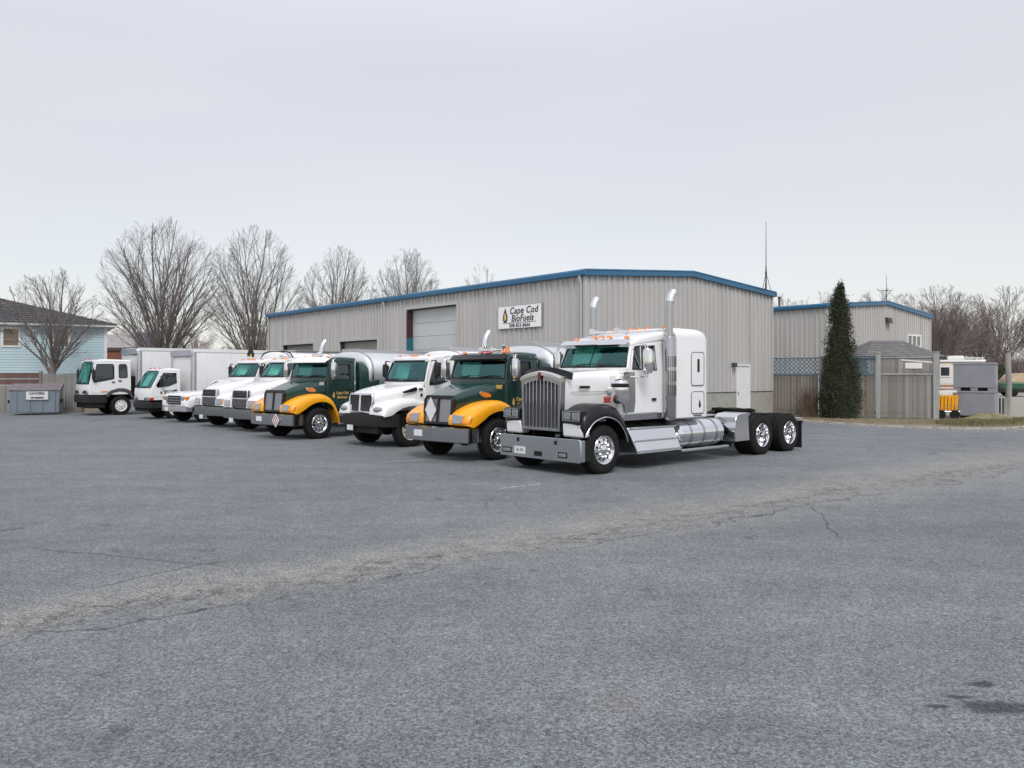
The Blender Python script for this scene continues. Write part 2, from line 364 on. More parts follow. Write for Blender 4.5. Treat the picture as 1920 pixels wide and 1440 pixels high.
# ------------------------------------------------------------------ vehicle components
def circ(r, n, cx=0, cy=0, a0=0): return [(cx+r*math.cos(a0+2*math.pi*i/n), cy+r*math.sin(a0+2*math.pi*i/n)) for i in range(n)]
WCACHE = {}
def wheel_src(kind, r=.5):
    k = (kind, r)
    if k in WCACHE: return WCACHE[k]
    s = r/.5
    t = MB()
    t.lathe([(.285*s, -.02), (.30*s, 0), (.36*s, .012), (.43*s, .012), (.475*s, -.012), (.497*s, -.04), (.5*s, -.075), (.483*s, -.08), (.483*s, -.095),
             (.5*s, -.10), (.5*s, -.135), (.483*s, -.14), (.483*s, -.155), (.5*s, -.16), (.5*s, -.195), (.497*s, -.225), (.475*s, -.255), (.40*s, -.27), (.285*s, -.25)], (0, 0, 0), 'y', 44, cap=False)
    for i in range(44):   # shoulder lugs
        a = 2*math.pi*(i+.5)/44; c, d = math.cos(a), math.sin(a); q = .012
        for y0, y1 in ((-.07, -.005), (-.25, -.20)):
            A = [( c*.470*s-d*u*q*s, y, d*.470*s+c*u*q*s) for u, y in ((-1, y0), (1, y0), (1, y1), (-1, y1))]
            B = [( c*.506*s-d*u*q*s, y, d*.506*s+c*u*q*s) for u, y in ((-1, y0), (1, y0), (1, y1-.02 if y1 > -.1 else y1), (-1, y1-.02 if y1 > -.1 else y1))]
            t.hexa(A, B)
    tyre = t.build('tyre', RUB, smooth=40)
    m = MB(); deep = 'rear' in kind
    yd = -.15 if deep else -.035
    paint = {'alu': CHROME, 'cream': CREAM, 'white': WHITE2, 'steel': ALU}[kind.split('_')[0]]
    m.lathe([(.287*s, -.02), (.300*s, .004), (.292*s, .014), (.276*s, .004), (.262*s, -.03), (.255*s, yd)], (0, 0, 0), 'y', 36, cap=False)
    nh = 10 if kind.startswith('alu') or kind.startswith('cream') else 8
    holes = [circ(.026*s, 8, .207*s*math.cos(a), .207*s*math.sin(a)) for a in [2*math.pi*(i+.5)/nh for i in range(nh)]]
    def dish(x, z):
        q = math.hypot(x, z)/(.257*s)
        return (x, yd+(.045 if not deep else .0)*(1-q*q)*1.0, z)
    m.plate(circ(.257*s, 36), holes+[circ(.16*s, 18)], dish, (0, -.012, 0))
    m.plate(circ(.16*s, 18), [], dish, (0, -.012, 0))
    hub = .06 if not deep else .17
    m.lathe([(.105*s, yd), (.10*s, yd+hub*.55), (.075*s, yd+hub*.6), (.07*s, yd+hub), (.05*s, yd+hub+.012)], (0, 0, 0), 'y', 18)
    for i in range(10):
        a = 2*math.pi*i/10; m.lathe([(.017*s, yd), (.015*s, yd+.06)], (.142*s*math.cos(a), 0, .142*s*math.sin(a)), 'y', 6)
    rim = m.build('rim', paint, smooth=35)
    b = MB(); b.lathe([(.25*s, -.2), (.25*s, -.075 if not deep else -.19)], (0, 0, 0), 'y', 18)
    drum = b.build('brake_drum', UNDER, smooth=35)
    for o in (tyre, rim, drum): col.objects.unlink(o)
    WCACHE[k] = (tyre, rim, drum); return WCACHE[k]
def wheel(root, x, y, kind='alu_front', r=.5, turn=0):
    side = 1 if y > 0 else -1
    e = empty('wheel', (x, y, r-.008), parent=root); e.rotation_euler = (0, 0, (0 if side > 0 else math.pi)+turn)
    for src in wheel_src(kind, r): inst(src, e)
    return e
def interp(secs, n):
    out = []
    m = len(secs)-1
    for i in range(n+1):
        t = i/n*m; k = min(int(t), m-1); u = t-k
        p = [secs[max(k-1, 0)], secs[k], secs[k+1], secs[min(k+2, m)]]
        out.append(tuple(.5*((2*p[1][j])+(-p[0][j]+p[2][j])*u+(2*p[0][j]-5*p[1][j]+4*p[2][j]-p[3][j])*u*u+(-p[0][j]+3*p[1][j]-3*p[2][j]+p[3][j])*u**3) for j in range(len(secs[0]))))
    return out
def hood(root, secs, m, name='hood', n=16, ns=7):
    h = MB(); h.loft([rrect(a[0], a[1], a[2], a[3], a[4], ns, flare=a[5] if len(a) > 5 else 0) for a in interp(secs, n)])
    return h.build(name, m, root, smooth=48)
def fender(root, st, yin, yout, side, m, name='fender', crown=.09, lip=CHROME, n=22, trim=None):
    # st: stations (xt, zt, xa, za) from the front to the back: outer contour on top, wheel-arch contour below
    f = MB(); rings = []; lp = []
    ss = interp(st, n)
    for xt, zt, xa, za in ss:
        def L(k): return (xt+(xa-xt)*k, zt+(za-zt)*k)
        hgt = math.hypot(xt-xa, zt-za); c = min(crown/max(hgt, .05), .45)
        a, b = L(c*.3), L(c); mid = L(.72)
        ring = [(xt, side*yin, zt), (xt, side*(yout-crown*1.1), zt), (a[0], side*(yout-crown*.35), a[1]), (b[0], side*yout, b[1]), (mid[0], side*(yout+.012), mid[1]), (xa, side*(yout+.004), za),
                (xa, side*(yout-.05), za), (b[0], side*(yout-.05), b[1]), (L(c*1.2)[0], side*(yout-.12), L(c*1.2)[1]), (L(c*1.2)[0], side*yin, L(c*1.2)[1])]
        rings.append(ring); lp.append((xa, side*(yout+.004), za))
    f.loft(rings); o = f.build(name, m, root, smooth=48)
    if trim:
        t = MB(); t.tube(lp, .016, 6); t.build('fender_trim', trim, o, smooth=60)
    return o
def arch(fx, fz, n, rad, a0, a1, cz=.5, cx=0, top=None):
    return
def glass_quad(mb, P): mb.add(P, [(0, 1, 2, 3)])
def cab(root, xb, zb, xt, zt, xr, zr, hw, hwt, zf, paint, win, door, bulge=.14, glass=GLASS, sideglass=GLASSD, roof_crown=.10, divider=False, roofs=None,
        zs=None, handle=None, door_label=None, handlem=CHROME, seal=.02, front_low=True, xf=None, patch_cloth=1):
    xf = xb if xf is None else xf
    def lean(z): return 0 if z <= zb else (hw-hwt)*(z-zb)/(zt-zb)
    shell = MB()
    outer = [(xf, zf), (xb, zb), (xt, zt), (xr, zr), (xr, zb), (xr, zf)]
    # side wall without the door aperture in front of the belt: walls carry the window hole
    for sd_ in (1, -1):
        shell.plate(outer, [win], lambda x, z: (x, sd_*(hw-lean(z)), z), (0, -sd_*.045, 0))
    shell.box(xr, xr+.04, -hw+.04, hw-.04, zf, zb-.02); shell.box(xr+.001, xr+.035, -hwt, hwt, zr-.35, zr)
    if front_low: shell.box(min(xf, xb)-.06, min(xf, xb)-.02, -hw+.05, hw-.05, zf, zb)
    shell.box(xr+.04, min(xf, xb)-.06, -hw+.05, hw-.05, zf+.002, zf+.05)
    o = shell.build('cab', paint, root, bev=.012)
    bw = MB(); bw.plate([(-hwt+.02, zb-.03), (hwt-.02, zb-.03), (hwt-.06, zr-.3), (-hwt+.06, zr-.3)], [[(-hwt*.45, zb+.06), (hwt*.45, zb+.06), (hwt*.45, zr-.40), (-hwt*.45, zr-.40)]], lambda y, z: (xr+.045, y, z), (.012, 0, 0))
    bw.build('rear_wall_lining', LINING, root)
    # roof
    r = MB()
    pts = roofs or [(xt+.05, zt+.0), (xt-.08, zt+roof_crown*.7), (xt-.4, zt+roof_crown), (xr-.0, zr+roof_crown*.6)]
    rings = []
    for i, (x, z) in enumerate(interp([(a, b) for a, b in pts], 12)):
        q = min(.10, max(.03, z-(zt-.06))*.9)
        rings.append(rrect(x, hwt+.012, z-.10 if z-.10 < zt-.04 else min(zt-.05+ (x-xt)/(xr-xt)*(zr-zt) if xr != xt else zt-.05, z-.06), z, q, 5, .02))
    r.loft(rings); r.build('roof', paint, o, smooth=45)
    # windscreen
    n = 10; g = MB(); bot = []; top = []
    for i in range(n+1):
        u = -1+2*i/n
        bot.append((xb+bulge*(1-u*u)+.008, u*(hw-.055), zb+.03+.0*(1-u*u))); top.append((xt+bulge*.75*(1-u*u)+.008, u*(hwt-.055), zt-.035))
    g.loft([bot, [tuple((a[k]*.5+b[k]*.5)+(0.012 if k == 0 else 0) for k in range(3)) for a, b in zip(bot, top)], top], cap=False, closed=False)
    g.build('windscreen', glass, root, smooth=60)
    sl = MB(); loop = bot+top[::-1]+[bot[0]]; sl.tube(loop, seal+.004, 6)
    if divider: sl.tube([bot[n//2], top[n//2]], .016, 6)
    sl.build('windscreen_seal', BLACKP, root, smooth=60)
    pl = MB()
    for sd_ in (1, -1): pl.tube([(xb-.005, sd_*(hw-.03), zb-.02), (xt-.0, sd_*(hwt-.02), zt+.0)], .034, 8)
    # header and cowl filling between the seal and the flat shell
    hd = [(xt+bulge*.75*(1-u*u)+.01, u*(hwt-.02), zt-.02) for u in [-1+2*i/n for i in range(n+1)]]
    pl.loft([[(p[0], p[1], p[2]) for p in hd], [(p[0]-.02, p[1], p[2]+.07) for p in hd], [(xt-.12, p[1], zt+.075) for p in hd], [(xt-.12, p[1], zt-.02) for p in hd]], cap=False, closed=False)
    cw = [(xb+bulge*(1-u*u)+.01, u*(hw-.02), zb+.012) for u in [-1+2*i/n for i in range(n+1)]]
    pl.loft([[(p[0]+.01, p[1], p[2]) for p in cw], [(p[0]+.012, p[1], p[2]-.12) for p in cw], [(min(xf, xb)-.05, p[1], zb-.12) for p in cw], [(min(xf, xb)-.05, p[1], zb-.0) for p in cw], [(p[0]-.01, p[1], p[2]) for p in cw]], cap=False, closed=False)
    pl.build('windscreen_frame', paint, root, smooth=40)
    # wipers
    wp = MB()
    for y in (-.45, .25):
        wp.tube([(xb+bulge+.03, y*hw, zb+.03), (xb+bulge*.8+.03, y*hw+.32*hw, zb+.06+.04)], .012, 5); wp.tube([(xb+bulge*.95+.035, y*hw-.05, zb+.07), (xb+bulge*.45+.035, y*hw+.58*hw, zb+.10)], .010, 5)
    wp.build('wiper', BLACKP, root)
    # doors with their panes
    for sd_ in (1, -1):
        d = MB(); d.plate(door, [[(a, b) for a, b in win]], lambda x, z: (x, sd_*(hw-lean(z)+.014), z), (0, -sd_*.012, 0))
        dr = d.build('door', paint, root, bev=.006, seg=1)
        g = MB(); g.plate(win, [], lambda x, z: (x, sd_*(hw-lean(z)-.012), z), (0, -sd_*.004, 0)); g.build('window_pane', sideglass, dr)
        wt = MB(); lp = [(x, sd_*(hw-lean(z)+.016), z) for x, z in win]; wt.tube(lp+[lp[0]], .013, 5); wt.build('window_seal', BLACKP, dr, smooth=60)
        hx = handle or (min(p[0] for p in door)+.16, zb-.42)
        h = MB(); h.box(hx[0]-.07, hx[0]+.07, sd_*(hw+.012), sd_*(hw+.045), hx[1]-.03, hx[1]+.03); h.build('door_handle', BLACKP, dr, bev=.01)
    # inside
    i_ = MB(); i_.box(min(xb, xf)-.45, min(xf, xb)-.08, -hw+.09, hw-.09, zb-.35, zb-.03); i_.build('dashboard', BLACKP, root, bev=.03)
    for y in (-.5, .5):
        s_ = MB(); cx = xr+.42
        s_.box(cx-.22, cx+.28, y*hw-.24, y*hw+.24, zb-.55, zb-.38); s_.box(cx-.27, cx-.13, y*hw-.23, y*hw+.23, zb-.42, zb+.22); s_.box(cx-.25, cx-.15, y*hw-.12, y*hw+.12, zb+.23, zb+.38)
        s_.build('seat', SEAT, root, bev=.04)
    if patch_cloth:   # added pale pleats: curtain in the semi, elsewhere imitating bright patches behind the glass
        s_ = MB(); n_ = 14; y0, y1 = -hw*.80, -hw*.18 if patch_cloth == 1 else hw*.02; xs = xb-.16
        rows = []
        for j, (z, xx) in enumerate(((zb+.06, xs-.02), ((zb+zt)/2, xs-.02+(xt-xb)*.45), (zt-.08, xs+(xt-xb)*.92))):
            rows.append([(xx+.035*math.sin(i*2.1+(j*.4)), y0+(y1-y0)*(i/n_)*(1 if patch_cloth == 1 else 1-.18*abs(j-1)), z) for i in range(n_+1)])
        s_.loft(rows, cap=False, closed=False); s_.build('bright_patch_cloth', PATCHC, root, smooth=70)
    sw = MB(); c = Vector((min(xb, xf)-.42, .5*hw, zb+.02)); sw.tube([c+Vector((.09*math.sin(a), .21*math.cos(a), .19*math.sin(a))) for a in [2*math.pi*k/16 for k in range(17)]], .015, 5)
    sw.tube([c, c+Vector((.25, 0, -.18))], .025, 6); sw.build('steering_wheel', BLACKP, root, smooth=60)
    return o
def tall_mirror(root, x, hw, z0, z1, side, m=CHROME, w=.2, out=.30, parent_arm=None, arm=CHROME, xa=None):
    y = side*(hw+out)
    h = MB(); h.lathe([(.03, z0), (.09, z0+.03), (.10, z0+.1), (.10, z1-.1), (.09, z1-.03), (.03, z1)], (0, 0, 0), 'z', 14)
    vs = [(px*.75, py*w/.2, pz) for px, py, pz in h.v]; h.v = vs
    o = h.build('mirror', m, root, smooth=50); o.location = (x, y, 0)
    g = MB(); g.box(-.082, -.074, -w*.42, w*.42, z0+.07, z1-.07); g.build('mirror_glass', CHROME, o)
    a = MB(); xa = x if xa is None else xa
    iy = side*(hw+.01)-y
    a.tube([(xa-x, iy, z1+.06), (xa-x, iy*.25, z1+.08), (0, 0, z1+.06), (0, 0, z1-.02)], .016, 6)
    a.tube([(xa-x, iy, z0-.05), (xa-x, iy*.25, z0-.06), (0, 0, z0-.05), (0, 0, z0+.02)], .016, 6)
    a.tube([(0, -side*.02+iy*.12, z1+.06), (0, -side*.02+iy*.12, z0-.05)], .014, 6)
    a.build('mirror_arm', arm, o, smooth=60)
    return o
def frame_rails(root, x0, x1, z0=.72, z1=.97, y=.42):
    m = MB()
    for s in (1, -1): m.box(x1, x0, s*y-.04, s*y+.04, z0, z1)
    k = x0-.4
    while k > x1+.2: m.box(k-.06, k+.06, -y, y, z0+.03, z1-.05); k -= 1.1
    m.build('chassis_frame', UNDER, root, bev=.01)
def axle(root, x, r=.5, w=1.7):
    m = MB(); m.tube([(x, -w/2, r), (x, w/2, r)], .07, 8); m.lathe([(.05, -.22), (.2, -.12), (.22, 0), (.2, .12), (.05, .22)], (x, 0, r), 'x', 12)
    m.build('axle', UNDER, root, smooth=50)
def plate_tag(root, x, y, z, s=.30, label='white licence plate'):
    m = MB(); m.box(x, x+.008, y-s/2, y+s/2, z-.075, z+.075); o = m.build('licence_plate', DECAL, root)
    return o
def marker_lights(root, pts, m=AMBER, name='marker_light', s=1):
    for p in pts:
        b = MB(); b.lathe([(.055*s, 0), (.05*s, .025*s), (.03*s, .05*s), (.008, .058*s)], (0, 0, 0), 'z', 10)
        b.v = [(a*1.5, c, d) for a, c, d in b.v]; o = b.build(name, m, root, smooth=50); o.location = p
def horn(root, p, l=.45):
    b = MB(); b.tube([(0, 0, 0), (l*.5, 0, 0), (l*.8, 0, 0), (l, 0, 0)], [.018, .028, .045, .075], 10); b.box(.08, .12, -.015, .015, -.07, 0); o = b.build('horn', CHROME, root, smooth=60); o.location = p
def bumper(root, x, hw, z0, z1, wrap=.35, m=CHROME, depth=.06, sweep=.10, corner=.18):
    # plan outline: swept face with ends turned back
    P = [(x-wrap, hw), (x-corner, hw-.005), (x-corner*.45, hw-.05), (x-sweep*.6, hw-.22), (x-sweep*.15, hw*.45), (x, 0)]
    P = P+[(a, -b) for a, b in reversed(P[:-1])]
    b = MB(); rings = []
    for i, (a, y) in enumerate(P):
        pr = Vector(P[max(i-1, 0)]); nx = Vector(P[min(i+1, len(P)-1)]); d = (nx-pr).normalized(); nrm = Vector((-d.y, d.x))
        if nrm.x < 0 and abs(d.y) > .3: nrm = -nrm
        ii = Vector((a, y))-Vector((.04 if abs(y) < hw-.03 else 0, .04*(1 if y > 0 else -1) if abs(y) > hw-.1 else 0))
        rings.append([(a, y, z0+.02), (a+.004*(1 if abs(y)<hw-.1 else 0), y, (z0+z1)/2), (a, y, z1-.02), (ii.x, ii.y, z1), (ii.x, ii.y, z0)])
    b.loft(rings); return b.build('bumper', m, root, smooth=40)
def tank(root, x0, x1, a, b, zc, m=TANKM, dome=.16, name='tank', n=36, bands=3, square=.75):
    def ring(x, k): 
        o = []
        for i in range(n):
            t = 2*math.pi*i/n; c, s = math.cos(t), math.sin(t)
            o.append((x, a*k*math.copysign(abs(c)**square, c), zc+b*k*math.copysign(abs(s)**square, s)))
        return o
    rs = [ring(x0+dome, .02), ring(x0+dome*.97, .35), ring(x0+dome*.85, .65), ring(x0+dome*.55, .88), ring(x0+dome*.2, .975), ring(x0, 1), ring(x1, 1), ring(x1-dome*.2, .975), ring(x1-dome*.55, .88), ring(x1-dome*.85, .65), ring(x1-dome, .02)]
    o = MB().loft(rs).build(name, m, root, smooth=45)
    for i in range(bands):
        x = x0+(x1-x0)*(i+.02)/(bands-.96); q = MB()
        rr = ring(x, 1.008); r2_ = ring(x-.06*(1 if x1 < x0 else -1), 1.008); r3 = ring(x, 1.02); r4 = ring(x-.06*(1 if x1 < x0 else -1), 1.02)
        q.loft([rr, r3, r4, r2_], cap=False); q.build('band', STEEL, o, smooth=40)
    return o
def tank_tray(root, x0, x1, z, hw=.42, m=ALU, h=.16, name='overturn_rail'):
    b = MB()
    for s in (1, -1): b.box(x1, x0, s*hw-.015, s*hw+.015, z, z+h)
    b.box(x0-.02, x0, -hw, hw, z, z+h+.02); b.box(x1, x1+.02, -hw, hw, z, z+h)
    o = b.build(name, m, root, bev=.008)
    k = x0-.8; i = 0
    while k > x1+.5:
        c = MB(); c.lathe([(.26, z-.04), (.26, z+.06), (.22, z+.09), (.04, z+.12)], (k, 0, 0), 'z', 18); c.build('manhole', STEEL, root, smooth=45); k -= 1.6
    return o
def tank_skirt(root, x0, x1, hw, z0, z1, m=DGREY):
    b = MB()
    for s in (1, -1):
        b.box(x1, x0, s*hw-.16*s if s > 0 else -hw, hw if s > 0 else -hw+.16, z0, z1)
    b.box(x1, x0, -hw+.2, hw-.2, z1-.1, z1)
    return b.build('side_cabinet', m, root, bev=.02)
def rear_fender(root, x, r, y0, y1, m=ALU, a0=10, a1=170):
    b = MB()
    for s in (1, -1):
        rings = []
        for i in range(15):
            a = R(a0+(a1-a0)*i/14); c, d = math.cos(a), math.sin(a)
            rings.append([(x+c*r, s*y0, .5+d*r), (x+c*r, s*y1, .5+d*r), (x+c*(r-.02), s*y1, .5+d*(r-.02)), (x+c*(r-.02), s*y0, .5+d*(r-.02))])
        b.loft(rings)
    return b.build('rear_fender', m, root, smooth=50)
def droplet(w, h, n=20):
    pts = []
    for i in range(n):
        t = 2*math.pi*i/n; s = math.sin(t/2)
        pts.append((w/2*math.sin(t)*s**1.4*1.25, h*(.5-(1-math.cos(t))/2)))
    return pts
def place(X, D, ang): return (X, D, 0), math.atan2(-math.cos(R(ang)), -math.sin(R(ang)))
# ------------------------------------------------------------------ vehicles
PATCHC = mat('bright_patch_pale', (.80, .82, .78), .7, var=.05)
STACK = mat('darkened_chrome', (.46, .46, .47), .2, 1, var=.08, vs=3)
MAROONB = mat('maroon_enamel', (.16, .02, .03), .3, var=.1)
def hero():
    loc, rz = place(1.11, 16.93, 48.5)
    t = empty('semi_truck', loc, rz, 'white long-nosed semi tractor with sleeper cab, tall chrome grille and twin exhaust stacks', 'truck')
    frame_rails(t, .5, -7.75)
    # bumper: deep flat polished plate
    b = MB()
    fx = .76; holes = [[(y-.04, .60), (y+.04, .60), (y+.04, .68), (y-.04, .68)] for y in (-.62, .52)]
    lights = [(-.98, .40, .30), (.72, .40, .26)]
    for y, z, w_ in lights: holes.append([(y-w_/2, z-.06), (y+w_/2, z-.06), (y+w_/2, z+.06), (y-w_/2, z+.06)])
    holes.append([(-.12, .33), (.10, .33), (.10, .44), (-.12, .44)])
    holes = []
    b.plate([(-1.19, .27), (1.19, .27), (1.21, .30), (1.21, .70), (1.19, .735), (-1.19, .735), (-1.21, .70), (-1.21, .30)], holes, lambda y, z: (fx, y, z), (-.03, 0, 0))
    for s in (1, -1): b.box(fx-.14, fx-.031, s*1.202-.008, s*1.202+.008, .29, .72)
    b.build('bumper', ALUB, t, bev=.012)
    for y0, y1, z0, z1 in ((-.66, -.58, .60, .68), (.48, .56, .60, .68), (-.12, .12, .33, .43)):
        q = MB(); q.box(fx-.02, fx+.003, y0, y1, z0, z1); q.build('dark_hole_plate', UNDER, t)  # proud dark plates painting the shade of holes that the bumper lacks
    bb = MB(); bb.box(.40, .64, -1.18, 1.18, .30, .70); bb.build('bumper_mount', UNDER, t)
    for y, z, w_ in lights:
        q = MB(); q.box(fx-.02, fx+.006, y-w_/2, y+w_/2, z-.06, z+.06); q = q.build('fog_light_housing', UNDER, t, bev=.004); l = MB(); l.box(fx, fx+.014, y-w_/2+.03, y+w_/2-.03, z-.035, z+.035); l.build('fog_light', LENS, q, bev=.01)
    plate_tag(t, fx+.003, -.56, .42, .34); text('36 W', .1, INK, t, frame((fx+.013, -.56, .42), (0, 1, 0), (0, 0, 1)), ext=.001)
    # grille
    g = MB(); gx = .69
    def top(y): return 2.06-.13*abs(y/.60)**1.6
    ys = [-.60+1.2*i/12 for i in range(13)]
    o_ = [(-.56, .86), (.56, .86)]+[(y, top(y)) for y in reversed(ys)]
    i_ = [(-.51, .92), (.51, .92)]+[(y*.85, top(y*.85)-.15) for y in reversed(ys)]
    g.plate(o_, [i_], lambda y, z: (gx, y, z), (-.14, 0, 0)); g.build('grille_surround', STACK, t, bev=.02)
    q = MB(); q.plate(i_, [], lambda y, z: (gx-.05, y, z), (-.01, 0, 0)); gm = q.build('grille_mesh', MESHG, t)
    for i in range(9):
        y = -.44+.88*i/8
        v = MB(); v.box(gx-.035, gx+.008, y-.008, y+.008, .92, top(y)-.14); v.build('grille_bar', CHROME, t, bev=.004)
    cr = MB(); rr = []
    for y in ys: rr.append([(gx+.03, y, top(y)-.05), (gx+.03, y, top(y)+.02), (gx-.02, y, top(y)+.055), (gx-.16, y, top(y)+.06), (gx-.16, y, top(y)-.05)])
    cr.loft(rr); cr.build('grille_crown', CHROME, t, smooth=50)
    bd = MB(); bd.plate([(-.07, 1.97), (-.035, 2.08), (.035, 2.08), (.07, 1.97), (.04, 1.86), (0, 1.83), (-.04, 1.86)], [], lambda y, z: (gx+.035, y, z), (.012, 0, 0)); bd.v = [(x, y*.7, 1.98+(z-1.955)*.75) for x, y, z in bd.v]; bd.build('badge', MAROONB, t, bev=.004)
    ds = MB(); rr = []
    for y in [-.72+1.44*i/12 for i in range(13)]:
        k = abs(y)/.72; zt = 2.19-.13*k**2; x = .59-.16*k**2
        rr.append([(x+.06, y, zt-.15), (x+.03, y, zt), (x+.02, y, zt), (x+.05, y, zt-.15)])
    ds.loft(rr); ds.build('bug_deflector', BLACK, t, smooth=50)
    # hood: tall narrow box that widens towards the cowl
    hood(t, [(.55, .585, 1.02, 2.01, .15), (.2, .60, 1.02, 2.06, .16), (-.3, .70, 1.03, 2.10, .18), (-.78, .84, 1.04, 2.14, .2), (-.93, .90, 1.05, 2.15, .2)], WHITE, ns=8)
    hs = MB()
    for s in (1, -1): hs.hexa([(.40, s*.607, 1.66), (-.62, s*.80, 1.66), (-.62, s*.80, 1.672), (.40, s*.607, 1.672)], [(.40, s*.617, 1.66), (-.62, s*.81, 1.66), (-.62, s*.81, 1.672), (.40, s*.617, 1.672)])
    hs.build('hood_moulding', CHROME, t)
    for s in (1, -1):
        n = MB(); n.hexa([(.20, s*.655, 1.735), (-.06, s*.700, 1.735), (-.06, s*.700, 1.79), (.20, s*.655, 1.79)], [(.20, s*.665, 1.735), (-.06, s*.71, 1.735), (-.06, s*.71, 1.79), (.20, s*.665, 1.79)]); n.build('hood_nameplate', BLACK, t)
        fender(t, [(.66, .98, .60, .78), (.62, 1.20, .57, .86), (.34, 1.38, .35, 1.07), (.0, 1.43, .0, 1.16), (-.35, 1.36, -.34, 1.07), (-.62, 1.08, -.56, .86), (-.74, .70, -.67, .62)], .60, 1.21, s, BLACK, crown=.14, trim=CHROME)
        # white skirt under each headlight, polished headlight housing on top
        k = MB(); k.hexa([(.66, s*.62, .76), (.64, s*1.14, .76), (.66, s*1.14, 1.04), (.68, s*.62, 1.04)], [(.40, s*.62, .76), (.40, s*1.14, .76), (.40, s*1.14, 1.10), (.40, s*.62, 1.10)]); k.build('fender_nose', WHITE, t, bev=.04)
        hl = MB(); hl.box(.36, .70, s*.90-.25, s*.90+.25, 1.08, 1.31); h_ = hl.build('headlight_housing', BLACK, t, bev=.035)
        for dy in (-.115, .115):
            l = MB(); l.box(.69, .715, s*.90+dy-.095, s*.90+dy+.095, 1.12, 1.27); l.build('headlight', LENS, h_, bev=.015)
        z = MB(); z.plate([(s*.90-.235, 1.095), (s*.90+.235, 1.095), (s*.90+.235, 1.295), (s*.90-.235, 1.295)], [[(s*.90-.215, 1.11), (s*.90+.215, 1.11), (s*.90+.215, 1.28), (s*.90-.215, 1.28)]], lambda y, zz: (.70, y, zz), (.022, 0, 0)); z.build('headlight_bezel', CHROME, h_)
        m = MB(); m.box(-.30, -.16, s*1.02-.03, s*1.02+.05, 1.44, 1.57); m.build('side_marker_lamp', RED, t, bev=.015)
        # air cleaner canister and polished cowl panel
        a = MB(); a.lathe([(.05, 1.40), (.14, 1.43), (.185, 1.50), (.185, 1.84), (.16, 1.90), (.06, 1.94)], (-.56, s*1.10, 0), 'z', 22); a.tube([(-.56, s*.8, 1.7), (-.56, s*1.0, 1.7)], .08, 10)
        ac = a.build('air_cleaner', CHROME, t, smooth=45)
        bnd = MB(); bnd.lathe([(.190, 1.76), (.193, 1.78), (.193, 1.82), (.190, 1.84)], (-.56, s*1.10, 0), 'z', 22); bnd.build('air_cleaner_band', BLACK, ac, smooth=45)
        c = MB(); c.plate([(-.78, 1.22), (-1.08, 1.22), (-1.12, 1.4), (-1.12, 1.85), (-1.10, 2.08), (-.74, 2.08), (-.72, 1.6)], [], lambda x, z: (x, s*1.035, z), (0, s*.012, 0)); c.build('cowl_panel', STEEL, t, bev=.005)
        c = MB(); c.box(-2.02, -.72, s*1.0, s*1.06, 1.05, 1.19); c.build('sill_trim', STEEL, t, bev=.01)
    cf = MB(); cf.box(-1.0, -.60, -1.0, 1.0, 1.06, 2.04); cf.build('cowl', WHITE, t, bev=.05)
    win = [(-1.02, 2.14), (-1.16, 2.62), (-1.84, 2.66), (-1.84, 2.12)]
    door = [(-1.0, 1.20), (-.99, 2.10), (-1.12, 2.66), (-1.90, 2.71), (-1.90, 1.20)]
    c = cab(t, -.90, 2.16, -1.10, 2.70, -2.30, 2.86, 1.03, .96, 1.06, WHITE, win, door, bulge=.10, glass=GLASS, handle=(-1.74, 1.48), divider=True, patch_cloth=2,
        roofs=[(-1.04, 2.72), (-1.3, 2.83), (-1.7, 2.92), (-2.3, 3.00)])
    vb = MB()
    for s in (1, -1): vb.tube([(-1.10, s*1.0, 2.58), (-1.30, s*1.035, 2.14)], .012, 5); vb.tube([(-1.30, s*1.03, 2.64), (-1.30, s*1.045, 2.13)], .012, 5)
    vb.build('vent_window_bar', CHROME, t)
    vs = MB(); rr = []
    for i in range(13):
        u = -1+2*i/12; y = u*.99; x = -1.02+.08*(1-u*u)
        rr.append([(x, y, 2.79), (x+.16, y, 2.685), (x+.155, y, 2.672), (x-.01, y, 2.765)])
    vs.loft(rr); vs.build('sun_visor', CHROME, t, smooth=50)
    marker_lights(t, [(-1.22, y, 2.80+.04*(1-abs(y))) for y in (-.78, -.22, 0, .22, .72)])
    horn(t, (-1.75, -.35, 3.0), .5); horn(t, (-1.75, .35, 3.0), .45)
    # sleeper box
    sl = MB(); secs = [(-2.36, 1.19, 1.03, 3.04, .22), (-2.46, 1.205, 1.03, 3.08, .24), (-3.3, 1.205, 1.03, 3.07, .22), (-3.46, 1.205, 1.03, 3.03, .2), (-3.50, 1.19, 1.04, 2.99, .2)]
    sl.loft([rrect(a[0], a[1], a[2], a[3], a[4], 8) for a in secs]); slp = sl.build('sleeper', WHITE, t, smooth=40)
    ps = MB()
    fr = MB(); fr.loft([rrect(-2.30, 1.10, 1.06, 2.80, .25, 8), rrect(-2.34, 1.18, 1.04, 3.0, .25, 8)]); fr.build('sleeper_front_lip', BLACK, slp, smooth=40)
    def rr2(x0, x1, z0, z1, r=.06):
        o = []
        for cx, cz, a0 in ((x1-r, z0+r, -90), (x1-r, z1-r, 0), (x0+r, z1-r, 90), (x0+r, z0+r, 180)):
            for k in range(4): a = R(a0+30*k); o.append((cx+r*math.cos(a), cz+r*math.sin(a)))
        return o
